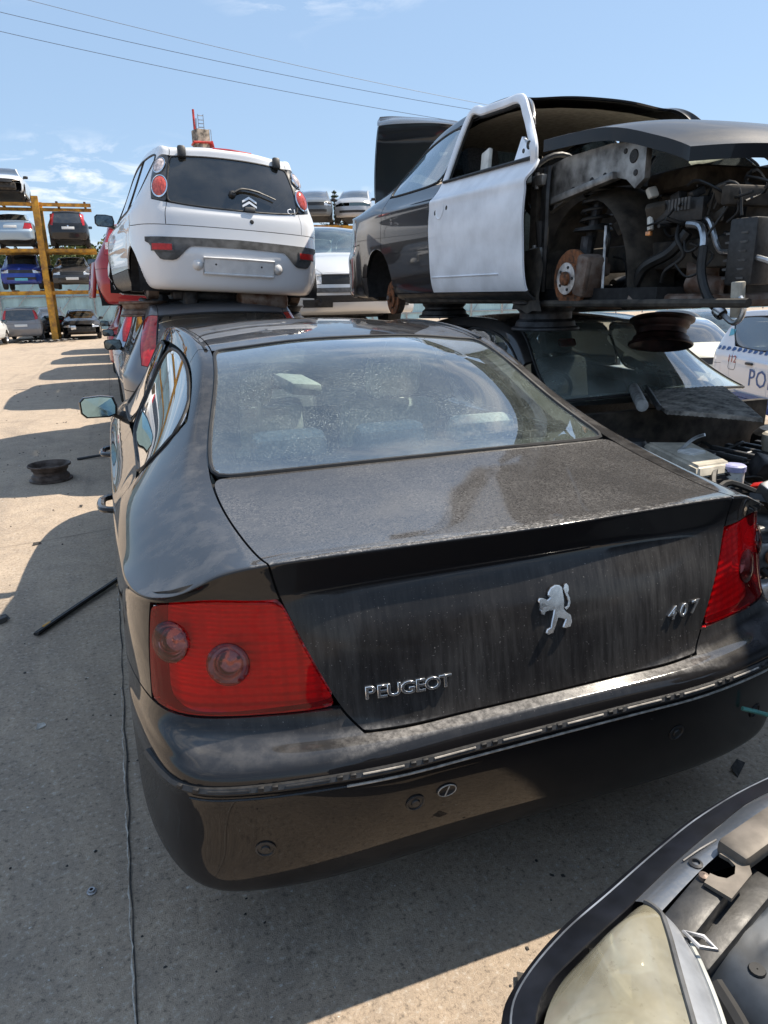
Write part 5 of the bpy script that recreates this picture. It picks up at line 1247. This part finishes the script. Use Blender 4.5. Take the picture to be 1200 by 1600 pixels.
for s in (0, 1):
    fx = lambda x: x if s == 0 else .72-x
    Lc = [(-.288, -.632), (-.36, -.655), (-.45, -.690), (-.505, -.738), (-.528, -.80), (-.537, -.90), (-.535, -1.05)]
    Rc = [(-.284, -.645), (-.286, -.672), (-.300, -.705), (-.322, -.745), (-.352, -.80), (-.405, -.90), (-.46, -1.05)]
    Sc = [(-.276, -.648), (-.262, -.672), (-.262, -.705), (-.276, -.745), (-.302, -.80), (-.36, -.90), (-.43, -1.05)]
    lc = smooth_path([W5(fx(x), y, .734) for x, y in Lc], 6); rc = smooth_path([W5(fx(x), y, .757) for x, y in Rc], 6); sc2 = smooth_path([W5(fx(x), y, .742) for x, y in Sc], 6)
    n = len(lc); g = []
    for k in range(13):
        u = k/12; g.append([p.lerp(q, u)+Vector((0, 0, .030*math.sin(math.pi*min(1, u*.93))*min(1, i/8)+.010*u*min(1, i/8))) for i, (p, q) in enumerate(zip(lc, rc))])
    top = g[-1]
    g = g if s == 0 else g[::-1]
    hl = MB().grid(g).build('headlight', 'old_lamp', c5, sharp=None)
    g2 = [[p.lerp(q, u)+Vector((0, 0, .004*math.sin(u*3.14))) for p, q in zip(top, sc2)] for u in (0, .25, .5, .75, 1)]+[[q-Vector((0, 0, .06)) for q in sc2]]
    MB().grid(g2[::-1] if s == 0 else g2).build('lamp_shell', simple('lamp_shell_silver', (.52, .55, .60), .3, .55, var=.2, scale=12), hl, sharp=None)
    MB().tube([p+Vector((0, 0, .002)) for p in top], .0035, 6).build('lamp_seam', 'grey_plastic', hl)
    MB().tube(sc2, .004, 6).build('lamp_rim', 'trim_light', hl)
    MB().tube([W5(fx(-.268), -.700, .757), W5(fx(-.250), -.715, .757), W5(fx(-.248), -.735, .755), W5(fx(-.266), -.725, .757)], .003, 6, closed=True).build('lamp_clip', 'steel', hl)
    MB().lathe([(.085, .035), (.082, .02), (.06, -.03), (.03, -.055), (.012, -.06), (.010, -.03), (.001, -.028)], W5(fx(-.43), -.80, .70), (0, .45, .9), 28).build('reflector_bowl', 'chrome', hl)
    MB().lathe([(.05, .03), (.048, .02), (.03, -.02), (.008, -.03), (.008, -.005), (.001, -.004)], W5(fx(-.345), -.70, .715), (0, .4, .9), 24).build('reflector_bowl', 'chrome', hl)
    MB().grid([[p.lerp(q, u)-Vector((0, 0, .05)) for p, q in zip(lc, rc)] for u in ((0, .5, 1) if s == 1 else (1, .5, 0))]).build('lamp_floor', 'silver_lamp', hl)
    MB().box(W5(fx(-.39), -.88, .62), (.10, .22, .12), (0, 0, -.3 if s == 0 else .3), .03).build('lamp_box', 'black_plastic', hl)
# ------------------------------------------------------------------ three unseen stacked cars, added right of that car to shade the ground
for k, (nm, col, lab) in enumerate((('silver_shade_car', (.35, .36, .37), 'silver hatchback at the bottom of the three-high stack right of the camera'), ('navy_shade_car', (.02, .025, .05), 'navy hatchback in the middle of the three-high stack right of the camera'), ('green_shade_car', (.03, .08, .05), 'green hatchback on top of the three-high stack right of the camera'))):
    generic(nm, lab, hatch_table(.6, .0), col, (3.55, .85, 1.31*k), math.pi, level=2, skip={'mirror'}, wheels=('rl', 'rr', 'fl', 'fr') if k == 0 else ())

# ------------------------------------------------------------------ second row behind: silver car nose-on, on top of a stack
T = scale_table(sedan_table(), 1.0, .93, 1.04)
fo, of_, sf, Rf, Ff = generic('silver_saloon', 'silver saloon facing the camera between the white hatchback and the black wreck', T, (.62, .63, .64), (2.35, 12.5, 1.06), math.pi, level=3, glassmat='blue_glass', wheels=(), dust=.18, metal=.35, seals=False)
bof = of_['front_bumper'][0][1]
Ff.patch([-.80+1.6*i/40 for i in range(41)], lambda x: .575, lambda x: .515, .012, 3).build('bumper_band', 'grey_plastic', bof)
for s in (-1, 1):
    Ff.patch([s*(.40+.36*i/10) for i in range(11)], lambda x: .43, lambda x: .33, .010, 4).build('fog_lamp_grille', 'black_plastic', bof)
    p, n = Ff.pt(s*.58, .385); MB().lathe([(.055, .008), (.055, .02), (.045, .024), (.044, .015), (.02, .012), (.001, .012)], p, n, 20).build('fog_lamp', 'steel_dark', bof)
MB().tube([(-.78, T['axles'][1], .22), (.78, T['axles'][1], .22)], .06, 10).build('front_axle', 'steel_dark', fo)
for s in (-1, 1): MB().lathe([(.01, -.1), (.25, -.1), (.27, 0), (.25, .1), (.01, .1)], (s*.72, T['axles'][1], .26), (1, 0, 0), 20).build('tyre', 'tyre', fo)
T = scale_table(hatch_table(.7, .2), 1.05, 1, .93)
generic('black_hatchback', 'black hatchback under the silver saloon, mostly hidden', T, (.012, .012, .014), (2.3, 12.3, 0), math.pi, level=2, skip={'mirror'})

# ------------------------------------------------------------------ the row going back on the left
def stack(y, lower, upper, i):
    for (tb, col, z, lab, nm, dx, gm) in (lower+(0,), )[:0]: pass
T = scale_table(hatch_table(.55, .2), 1.03, 1.0, 1.0)
generic('pale_blue_hatchback', 'pale blue hatchback under the upper red one, behind the dark grey hatchback', T, (.30, .40, .52), (-.02, 9.9, 0), 0, level=3, dust=.15)
T = scale_table(hatch_table(.6, .15), 1.06, 1.0, 1.0)
rd, ord_, srd, Rrd, Frd = generic('red_hatchback', 'red hatchback on the upper level left of the white one, white and red tail light', T, (.32, .018, .022), (-.10, 10.4, 1.22), 0, level=3, wheels=(), dust=.12, tailmat='tail_red')
for s, o in ord_['tail_light']: Rrd.patch([s*(.615+.07*i/4) for i in range(5)], lambda x: 1.13, lambda x: 1.03, .006, 3).build('reverse_lamp', 'lamp_clear', o)
# torn door panel hanging out
MB().box((-.93, 1.25, .62), (.06, .7, .55), (0, R(10), R(6)), .02).build('hanging_door', paint('paint red door', (.32, .018, .022)), rd)
T = scale_table(sedan_table(), .95, .90, 1.0)
generic('red_saloon', 'red saloon on the ground further down the left row, black mirror', T, (.30, .014, .018), (-.05, 14.6, -.01), 0, level=3, dust=.12)
T = scale_table(hatch_table(.6, .2), 1.02, 1.0, 1.0)
generic('grey_green_hatchback', 'grey hatchback stacked on the red saloon, mostly hidden by the upper red hatchback', T, (.12, .13, .13), (.05, 14.8, 1.25), 0, level=2, wheels=(), skip={'mirror'})
for k, (y, ca, cb) in enumerate(((19.2, (.10, .10, .12), (.45, .45, .46)), (23.9, (.05, .08, .16), (.25, .03, .03)))):
    T = scale_table(sedan_table(), .93, .88, 1.0)
    generic('row_saloon', ('charcoal', 'navy')[k]+' saloon on the ground near the far end of the left row', T, ca, (.0, y, -.08-.08*k), 0, level=2, skip={'mirror'}, group='cars at the far end of the left row')
    T = scale_table(hatch_table(.6), 1.02, 1.0, 1.0)
    generic('row_hatchback', ('silver', 'maroon')[k]+' hatchback stacked near the far end of the left row', T, cb, (.0, y+.2, 1.2-.08*k), 0, level=2, wheels=(), skip={'mirror'}, group='cars at the far end of the left row')

# ------------------------------------------------------------------ police off-roader and neighbours, on the lower ground to the right
T = scale_table(hatch_table(.95, .1), 1.10, 1.0, 1.13)
prz = R(162)
pc = Vector((7.78, 7.6, -.40))+Vector((.82, -.26, 0))
po, op_, spp, Rp, Fp = generic('police_car', 'white police off-roader with chevron stripe, 112 and POL lettering, right edge', T, (.72, .75, .80), pc, prz, level=3, dust=.05, metal=0, glassmat='far_glass', seals=True, mats={'sill': M('blue_plastic')}, sb={'rear_side_window': 14, 'front_side_window': 6})
sd = np.concatenate([spp[k][0] for k in spp if k[1] == 1 and k[0] in ('quarter_panel', 'rear_door', 'front_door', 'bumper')]); sn = np.concatenate([spp[k][2] for k in spp if k[1] == 1 and k[0] in ('quarter_panel', 'rear_door', 'front_door', 'bumper')])
_k = sn[:, 0] > .3; sd = sd[_k]; sn = sn[_k]
def pside(y, z):
    i = ((sd[:, 1]-y)**2+(sd[:, 2]-z)**2).argmin(); v, n = sd[i], sn[i]; return Vector((v[0]-(n[1]*(y-v[1])+n[2]*(z-v[2]))/n[0], y, z)), Vector(n)
def on_side(o, y, z, up=.004):
    p, n = pside(y, z); xx = Vector((0, 0, 1)).cross(n).normalized(); yy = n.cross(xx); q = p+n*up
    o.matrix_local = Matrix(((xx.x, yy.x, n.x, q.x), (xx.y, yy.y, n.y, q.y), (xx.z, yy.z, n.z, q.z), (0, 0, 0, 1)))
simple('police_blue', (.03, .10, .30), .4, var=.1); simple('police_cyan', (.10, .42, .55), .4, var=.1); simple('print_red', (.35, .03, .03), .4)
for k in range(24):
    y = .42+.135*k
    o = MB().prism([(-.045, .03), (.01, .03), (.05, 0), (.01, -.03), (-.045, -.03), (-.005, 0)][::-1], (0, 0, 0), (1, 0, 0), (0, 1, 0), .002).build('chevron', 'police_blue', po, smooth=False); on_side(o, y, 1.085)
def side_text(s, size, y, z, mat, dy, shear=0.0):
    for i, chh in enumerate(s):
        me = text_mesh(chh, size, .001, 0, shear, 2); me.materials.append(M(mat)); o = inst('letter', me, po); on_side(o, y+dy*i, z)
side_text('112', .15, .82, .955, 'print_red', .085, .2)
side_text('POLICIA', .33, 1.50, .74, 'police_blue', .235)
o = MB().prism([(-.08, .06), (.06, .05), (.09, -.02), (-.03, -.06)][::-1], (0, 0, 0), (1, 0, 0), (0, 1, 0), .002).build('crest_decal', 'police_cyan', po, smooth=False); on_side(o, .52, 1.30)
for z in (.50, .43):
    o = MB().prism([(-1.0, .03), (1.0, .03), (1.0, -.03), (-1.0, -.03)][::-1], (0, 0, 0), (1, 0, 0), (0, 1, 0), .002).build('stripe', 'police_blue', po, smooth=False); on_side(o, 2.0, z, .03)
p, n = pside(.93, .90); MB().tube([pside(.93+dy, .90+dz)[0]+n*.002 for dy, dz in ((-.09, .09), (.09, .09), (.10, -.06), (.07, -.09), (-.07, -.09), (-.10, -.06))], .004, 5, closed=True).build('fuel_flap', 'grey_plastic', po)
p, n = pside(1.40, .93); MB().box(p+n*.015, (.03, .17, .035), (0, 0, 0), .01).build('door_handle', 'black_plastic', po)
T = scale_table(hatch_table(.8, .1), 1.05, 1.0, 1.02)
generic('white_estate', 'white hatchback in the gap under the wreck, left of the police car', T, (.70, .71, .70), (8.9, 14.6, -.55), R(168), level=2, dust=.05, metal=0)
generic('cream_hatchback', 'cream hatchback behind the police car\'s tail', scale_table(hatch_table(.4), 1.0, 1.0, 1.0), (.65, .63, .52), (11.3, 13.3, -.55), R(165), level=2, dust=.08, metal=0)
generic('dark_suv', 'grey off-roader between the white estate and the police car', scale_table(hatch_table(.8), 1.08, 1.0, 1.08), (.12, .12, .12), (13.2, 14.5, -.55), R(165), level=2, glassmat='blue_glass')

# ------------------------------------------------------------------ yellow racks with stored cars
def rack(name, label, x, y, levels, posts, x0, x1, top, z0, cap=None):
    r = thing(name, label, 'rack', (x, y, z0))
    for (px, py) in posts:
        m = MB().box((px, py, top/2), (.05, .26, top)).box((px-.115, py-.13, top/2), (.26, .03, top)).box((px-.115, py+.13, top/2), (.26, .03, top)); m.build('post', 'yellow_paint', r, smooth=False)
        MB().box((px-.11, py, .02), (.5, .5, .04), (0, 0, 0), .01).build('base_plate', 'rust_steel', r)
    for z in levels:
        for py in (-.9, 1.1):
            MB().box(((x0+x1)/2, py, z-.07), (x1-x0, .10, .14)).box(((x0+x1)/2, py-.06, z-.14), (x1-x0, .03, .03)).build('beam', 'yellow_paint', r, smooth=False)
        for px in np.arange(x0+.5, x1, 1.15): MB().box((px, .1, z+.03), (.10, 2.3, .06)).build('runner', 'rust_steel', r, smooth=False)
    if cap: MB().box(*cap).build('beam', 'yellow_paint', r, smooth=False)
    return r
RY = 36.6
rack('storage_rack', 'yellow steel car rack at the far left with three levels of cars', -3.15, RY, (2.20, 4.0, 5.9), ((0, -1.0), (0, 1.3), (-4.9, -1.0)), -5.5, 2.15, 6.15, -.26)
rc = [ # name, label, table, colour, x, z, facing, opts
 ('white_saloon', 'white car without a front bumper on the top level of the left rack', scale_table(sedan_table(), .95, .93, .97), (.68, .69, .70), -4.45, 5.72, math.pi, dict(skip={'headlight', 'front_bumper'})),
 ('light_blue_saloon', 'light blue saloon seen from behind on the third level of the left rack', scale_table(sedan_table(), .96, .93, 1.0), (.32, .42, .52), -4.35, 3.82, 0, {}),
 ('black_estate', 'black hatchback with tall red tail lights on the third level of the left rack', scale_table(hatch_table(.5, .1), 1.02, 1.0, 1.03), (.015, .015, .017), -2.05, 3.82, 0, {}),
 ('blue_minivan', 'bright blue compact car facing forward on the second level of the left rack', scale_table(hatch_table(.35, 0), 1.04, 1.0, 1.06), (.02, .05, .28), -4.25, 2.02, math.pi, {}),
 ('dark_saloon_rack', 'dark saloon with its door open on the second level of the left rack', scale_table(sedan_table(), .93, .9, .97), (.035, .035, .038), -2.15, 2.02, math.pi, {}),
 ('grey_estate', 'grey estate seen from behind on the ground left of the yellow post', scale_table(hatch_table(.9, -.1), 1.06, 1.0, 1.05), (.22, .22, .23), -4.55, -.26, 0, {}),
 ('black_coupe', 'black car with its front bumper gone on the ground right of the yellow post', scale_table(sedan_table(), .93, .9, .93), (.018, .018, .020), -2.1, -.26, math.pi, dict(skip={'front_bumper', 'grille'}))]
for nm, lab, T, col, x, z, fz, kw in rc:
    nm = {'dark_saloon_rack': 'parked_saloon'}.get(nm, nm)
    yy = RY-1.6 if fz == 0 else RY+2.3
    if nm == 'black_coupe': yy = RY+3.2
    kw = dict(kw); kw['skip'] = set(kw.get('skip', ()))
    g = generic(nm, lab, T, col, (x, yy, z), fz, level=2, group='cars stored on the left rack', dust=.15, tailmat='tail_red', **kw)
    if fz == 0 and g[3]: plate(g[0], g[3], 0, .78 if 'estate' not in nm else .74)
    if fz and g[4] and 'front_bumper' not in kw['skip']: plate(g[0], g[4], 0, .42, mat='plate_white' if 'blue' not in nm else 'police_cyan')
    if nm == 'parked_saloon': MB().box((1.15, 2.3, .62), (.85, .06, .60), (0, 0, R(25)), .02).build('open_door', paint('door brown', (.07, .06, .06)), g[0])
    if nm == 'black_estate':
        for s in (-1, 1): g[3].patch([s*(.60+.09*i/4) for i in range(5)], lambda x: 1.36, lambda x: .86, .008, 6).build('tall_tail_lamp', 'tail_red', g[0])
        g[3].disc(0, .82, .035).build('badge', 'chrome', g[0])
    if 'front_bumper' in kw['skip']:
        MB().box((0, T['L']-.25, .45), (1.2, .2, .3), (0, 0, 0), .05).build('bare_crossmember', 'grime', g[0]); MB().box((.35, T['L']-.12, .55), (.25, .1, .2), (0, 0, .3), .03).build('loose_lamp', 'silver_lamp', g[0])
generic('white_hatchback_far', 'white hatchback cut by the left edge of the picture, on the ground', scale_table(hatch_table(.5), 1.04, 1, 1), (.70, .71, .70), (-6.35, 31.2, -.25), R(-8), level=2, dust=.1, metal=0)
bpy.data.objects['white_hatchback_far'].name = 'parked_hatchback'
generic('charcoal_saloon', 'charcoal saloon behind the grey estate on the ground at the left rack', scale_table(sedan_table(), .95, .93, 1.03), (.05, .05, .055), (-3.7, 38.6, -.26), 0, level=2, group='cars stored on the left rack')
rack('storage_rack', 'yellow steel car rack far behind the silver saloon, its cars showing above', 9.0, 33.0, (2.3, 4.75), ((-3.4, -1.0), (2.9, -1.0)), -3.6, 3.2, 4.85, -.2)
generic('grey_micro_hatchback', 'small dark grey hatchback high in the distance above the silver saloon', scale_table(hatch_table(.35), 1.0, 1.0, 1.0), (.10, .11, .12), (9.2, 34.6, 4.62), R(162), level=2, wheels=('rl', 'rr', 'fl', 'fr'))
generic('silver_suv', 'silver car with a broken front high in the distance beside the black wreck', scale_table(hatch_table(.6), 1.03, 1.0, 1.08), (.40, .41, .43), (11.6, 35.0, 4.62), R(155), level=2, skip={'headlight', 'grille'})
# loose things under the far cars
for k in range(7):
    bx_ = thing('scrap_panel', ('longest', 'second', 'third', 'fourth', 'fifth', 'sixth', 'rightmost')[k]+' crumpled grey panel from the left on the ground by the left rack' if 0 < k < 6 else ('leftmost' if k == 0 else 'rightmost')+' crumpled grey panel on the ground by the left rack', 'scrap', (-4.6+.35*k+random.uniform(-.1, .1), 34.6+random.uniform(-.4, .4), -.25), random.random()*3, 'scrap by the left rack')
    g = [[(.45*(i/5-.5)+random.uniform(-.02, .02), .3*(j/4-.5)+random.uniform(-.02, .02), .05+.07*random.random()) for i in range(6)] for j in range(5)]
    MB().grid(g).build('panel', 'bare_grey', bx_)
# ------------------------------------------------------------------ fence, trees, hills, tower, wires
simple('fence_blue', (.42, .62, .66), .5, var=.12, scale=1.2)
fn = thing('boundary_fence', 'pale blue corrugated fence panels across the far end of the yard', 'fence', (0, 46, -.3))
for k in range(44):
    x = -34+k*2.5
    V = []; F = []; n = 30
    for i in range(n+1):
        yy = .04*math.sin(i*math.pi*.9); V += [(x+2.46*i/n, yy, .1), (x+2.46*i/n, yy, 3.6)]
    F = [(2*i, 2*i+2, 2*i+3, 2*i+1) for i in range(n)]
    mk('panel', V, F, 'fence_blue', fn)
    MB().box((x-.02, -.1, 1.9), (.08, .08, 3.8)).build('post', 'steel', fn)
    MB().tube([(x, -.1, .4), (x+2.4, -.1, 3.4)], .02, 5).build('brace', 'steel', fn)
for z in (.5, 2.0, 3.5): MB().box((21, -.08, z), (110, .05, .06)).build('rail', 'steel', fn)
def leaf_mat(name, a, b):
    t = NT(name); info = t.n('ShaderNodeObjectInfo'); nz = t.noise(1.1, 4); g = t.n('ShaderNodeNewGeometry')
    c = t.mix(g.outputs['Random Per Island'], a, b); c = t.mix(t.mapr(nz, .35, .65, 0, .5), c, tuple(x*.6 for x in a))
    MATS[name] = t.done(t.bsdf(Base_Color=c, Roughness=.7, Specular_IOR_Level=.2)); return MATS[name]
leaf_mat('leaf_olive', (.055, .075, .020), (.13, .14, .045)); leaf_mat('leaf_dark', (.025, .045, .018), (.05, .075, .03))
simple('bark', (.12, .09, .065), .9, var=.4, scale=20, bump=.5)
def tree(label, x, y, z0, h, rx, nleaf, mat, seed, group='trees beyond the fence'):
    rs = np.random.default_rng(seed); t = thing('tree', label, 'tree', (x, y, z0), 0, group)
    m = MB().tube([(0, 0, 0), (.1, 0, h*.25), (-.1, .1, h*.5), (.05, 0, h*.8)], [h*.035, h*.03, h*.022, h*.008], 8)
    cl_ = []
    for k in range(16):
        a = rs.uniform(0, 6.28); rr = rx*rs.uniform(.25, .85); zz = h*rs.uniform(.45, .92); c = np.array((math.cos(a)*rr, math.sin(a)*rr, zz)); cl_.append((c, rx*rs.uniform(.28, .45)))
        m.tube([(0, 0, h*.35), (c[0]*.5, c[1]*.5, h*.3+c[2]*.4), tuple(c)], [h*.015, h*.01, h*.003], 5)
    m.build('trunk', 'bark', t)
    V = []; F = []
    for i in range(nleaf):
        c, r = cl_[rs.integers(len(cl_))]; d = rs.normal(size=3); d /= np.linalg.norm(d); p = c+d*r*rs.uniform(.5, 1.05)*np.array((1, 1, .8))
        u = rs.normal(size=3); u /= np.linalg.norm(u); v = np.cross(u, rs.normal(size=3)); v /= max(1e-6, np.linalg.norm(v)); s = rs.uniform(.10, .22)
        b = len(V); V += [p-u*s, p+v*s*.5, p+u*s, p-v*s*.5]; F.append((b, b+1, b+2, b+3))
    mk('crown', V, F, mat, t, smooth=False)
tree('olive green tree behind the far left rack, seen under its third level', -1.4, 52, -.3, 5.6, 3.4, 5000, 'leaf_olive', 1)
tree('darker tree at the far left behind the rack', -5.5, 54, -.3, 5.0, 3.0, 4000, 'leaf_dark', 2)
tree('bushy tree beyond the fence right of the olive one', 3.0, 55, -.3, 5.2, 3.2, 4000, 'leaf_olive', 3)
pt = thing('pine_tree', 'Norfolk pine tip far away between the two cars high in the distance', 'tree', (18.2, 61, 0))
MB().tube([(0, 0, 0), (0, 0, 9.9)], [.2, .04], 6).build('trunk', 'bark', pt)
V = []; F = []; rs = np.random.default_rng(5)
for k in range(14):
    z = 9.7-k*.32; L_ = .12+.16*k
    for a in range(7):
        th = a*6.283/7+k*.4
        for q in range(9):
            t_ = (q+1)/9; p = np.array((math.cos(th)*L_*t_, math.sin(th)*L_*t_, z+.12*t_*L_))
            for e in range(3):
                u = rs.normal(size=3)*.07; v = rs.normal(size=3)*.03; b = len(V); V += [p-u, p+v, p+u, p-v]; F.append((b, b+1, b+2, b+3))
mk('crown', V, F, 'leaf_dark', pt, smooth=False)
# chimney tower with red aviation bands and aerials
ct = thing('mast_tower', 'weathered concrete tower with red steel platforms and a mast above the white hatchback', 'tower', (7.5, 60.6, 0))
simple('tower_concrete', (.30, .25, .20), .9, var=.45, scale=3); simple('tower_red', (.55, .04, .03), .5, var=.3, scale=3)
MB().box((0, 0, 6.9), (1.05, 1.05, 13.8), (0, 0, .3), .05).build('shaft', 'tower_concrete', ct)
for z in (12.85,):
    for (a, b) in (((-.62, -.62), (.62, -.62)), ((.62, -.62), (.62, .62)), ((.62, .62), (-.62, .62)), ((-.62, .62), (-.62, -.62))): MB().tube([(*a, z), (*b, z)], .09, 6).build('platform_rail', 'tower_red', ct)
MB().box((.75, -.3, 12.7), (.30, .3, .6), (0, R(-12), 0), .03).build('red_basket', 'tower_red', ct)
MB().tube([(-.42, 0, 13.8), (-.42, 0, 15.2)], .09, 6).build('red_mast', 'tower_red', ct)
MB().tube([(-.30, 0, 13.8), (-.25, 0, 14.6)], .05, 5).build('pole', 'steel', ct)
for z in (14.0, 14.25, 14.5, 14.8): MB().tube([(-.1, 0, z), (.30, 0, z)], .03, 5).build('ladder_rung', 'steel', ct)
for x in (-.1, .30): MB().tube([(x, 0, 13.8), (x, 0, 14.9)], .03, 5).build('ladder_side', 'steel', ct)
MB().tube([(.55, -.3, 13.0), (.75, -.3, 13.0), (.75, -.3, 13.8), (.55, -.3, 13.8)], .03, 5).build('cage_rail', 'steel', ct)
# power lines
simple('cable_grey', (.16, .20, .26), .6)
for k, (za, zb) in enumerate(((15.1, 12.15), (14.3, 11.75), (13.5, 11.0))):
    wv = thing('power_line', ('uppermost', 'middle', 'lowest')[k]+' of the three overhead wires crossing the sky', 'power line', (0, 0, 0), 0, 'overhead power lines')
    P = []
    for i in range(41):
        u = i/40; x = -30+90*u; t_ = (x+4)/25.5; z = za+(zb-za)*t_+.0013*(x-8)**2-.18
        P.append((x, 40+2*u, z))
    MB().tube(P, .014, 5).build('wire', 'cable_grey', wv)
# hills
simple('hill', (.16, .20, .24), .95, var=.2, scale=.004)
V = []; n = 60
for i in range(n+1):
    x = -1400+2800*i/n; h = 60+38*math.sin(i*.35)+22*math.sin(i*.91+1)+12*math.sin(i*2.1)
    V += [(x, 1500, -5), (x, 1600, max(20, h)*.9), (x, 1900, -5)]
F = []
for i in range(n): F += [(3*i, 3*i+3, 3*i+4, 3*i+1), (3*i+1, 3*i+4, 3*i+5, 3*i+2)]
hl_ = mk('hills', V, F, 'hill'); tag(hl_, 'low blue hills on the horizon', 'hills', kind='structure')
# ------------------------------------------------------------------ small loose things on the ground
rim_obj('wheel_rim', 'loose rusty steel rim lying flat on the sunlit concrete at the left', (-1.53, 5.66, .0), .175, .15, simple('rim_brown', (.085, .065, .055), .6, .4, var=.5, scale=14, col2=(.04, .025, .018)))
tr = thing('trim_strip', 'black rubber trim strip on the ground beside the dark saloon', 'trim', (0, 0, 0))
P = [(-1.385, 2.27, .012), (-1.30, 2.40, .014), (-1.18, 2.58, .016), (-1.05, 2.77, .018), (-.93, 2.95, .022)]
MB().tube(smooth_path(P, 6), [.016]+[.018]*23+[.016], 6, flat=.6).build('strip', 'rubber', tr)
MB().tube(smooth_path([(p[0]+.012, p[1]-.012, p[2]+.012) for p in P], 6), .007, 6).build('strip_lip', 'black_plastic', tr)
MB().box((-1.34, 2.34, .026), (.05, .014, .006), (0, 0, R(56)), .002).build('sticker', 'yellow_paint', tr)
w2 = thing('wiper_blade', 'black wiper blade on the ground near the saloon\'s front door handle', 'wiper', (-1.12, 6.45, .012), R(5))
MB().tube([(-.22, 0, 0), (.1, 0, .02), (.2, .02, .04)], .014, 6).lathe([(.03, 0), (.03, .05), (.02, .06), (.001, .06)], (.22, .02, 0), (0, 0, 1), 12).build('blade', 'black_plastic', w2)
cp = thing('broken_clip', 'small broken grey plastic clip on the ground at the left edge', 'debris', (-1.565, 2.50, .0), .4)
MB().box((0, 0, .02), (.06, .03, .03), (.2, 0, .3), .004).tube([(-.02, .01, .04), (.03, .015, .03), (.04, .0, .01)], .008, 6).build('clip', 'grey_plastic', cp)
pen = thing('loose_wire', 'teal and black stub of cable poking out of the bumper\'s right end', 'wire', (.0, 0, 0))
MB().tube(smooth_path([(.60, -.01, .47), (.66, -.03, .45), (.72, -.06, .43)], 5), .006, 6).build('sheath', simple('teal', (.12, .35, .30), .5), pen)
MB().tube([(.72, -.06, .43), (.76, -.075, .41)], .0045, 6).build('tip', 'rubber', pen)
nut = thing('steel_washer', 'small steel nut and washer on the shaded concrete left of the joint', 'washer', (-1.105, .505, 0))
MB().lathe([(.006, .002), (.013, .002), (.013, .005), (.009, .006), (.009, .012), (.005, .012), (.005, .004)], n=12).build('nut', 'steel', nut)
# crumbs of grit and paint flakes
rs = np.random.default_rng(9)
def crumb_cloud(name, label, n, mat, smin, smax, region, flat=.5):
    V = []; F = []
    for i in range(n):
        x = rs.uniform(*region[:2]); y = region[2]+(region[3]-region[2])*rs.random()**1.6; s = rs.uniform(smin, smax)*(1+.10*max(0, y)); a = rs.uniform(0, 6.28); b = len(V); k = rs.integers(4, 6)
        z = gz(x, y)
        pts = [(x+math.cos(a+q*6.283/k)*s*rs.uniform(.6, 1.2), y+math.sin(a+q*6.283/k)*s*rs.uniform(.6, 1.2)) for q in range(k)]
        V += [(px, py, z+.0008) for px, py in pts]+[(x+(px-x)*.6, y+(py-y)*.6, z+s*flat) for px, py in pts]
        F += [tuple(b+k+q for q in range(k))]+[(b+q, b+(q+1) % k, b+k+(q+1) % k, b+k+q) for q in range(k)]
    o = mk(name, V, F, mat, None, smooth=False); tag(o, label, 'grit', kind='stuff')
simple('grit_dark', (.035, .032, .030), .8, var=.5, scale=60); simple('grit_pale', (.55, .52, .47), .8, var=.3, scale=60)
crumb_cloud('dark_grit', 'dark crumbs and plastic shards scattered on the concrete', 520, 'grit_dark', .0022, .0075, (-2.6, .9, -.6, 14))
crumb_cloud('pale_grit', 'pale chips and flakes scattered on the concrete', 900, 'grit_pale', .0015, .0052, (-2.6, .9, -.6, 12), .25)
for k, (x, y, rz, a, b) in enumerate(((.93, .25, .4, .045, .018), (-.15, -.16, 1.0, .022, .014), (-1.30, 1.42, .2, .018, .010), (-.46, .40, .9, .012, .008), (-1.5, 3.75, .3, .03, .012), (-1.25, 4.6, 1.2, .02, .012))):
    s_ = thing('plastic_shard', ('dark curled shard on the shaded ground right of the saloon', 'small grey shard on the sunlit patch behind the saloon', 'white flake on the shaded ground left of the saloon', 'white pebble under the saloon\'s rear bumper', 'dark shard in the shade left of the saloon', 'dark lump on the concrete past the saloon\'s rear door')[k], 'debris', (x, y, .001), rz)
    V = [(-a, -b, 0), (a, -b*.4, .004), (a*.8, b, .010), (-a*.6, b*.7, .014), (-a, -b, .003), (a, -b*.4, .007), (a*.8, b, .013), (-a*.6, b*.7, .017)]
    mk('shard', V, [(3, 2, 1, 0), (4, 5, 6, 7), (0, 1, 5, 4), (1, 2, 6, 5), (2, 3, 7, 6), (3, 0, 4, 7)], 'grit_pale' if k in (2, 3) else 'grit_dark', s_, smooth=False)
bpy.data.scenes.remove(_tmp)
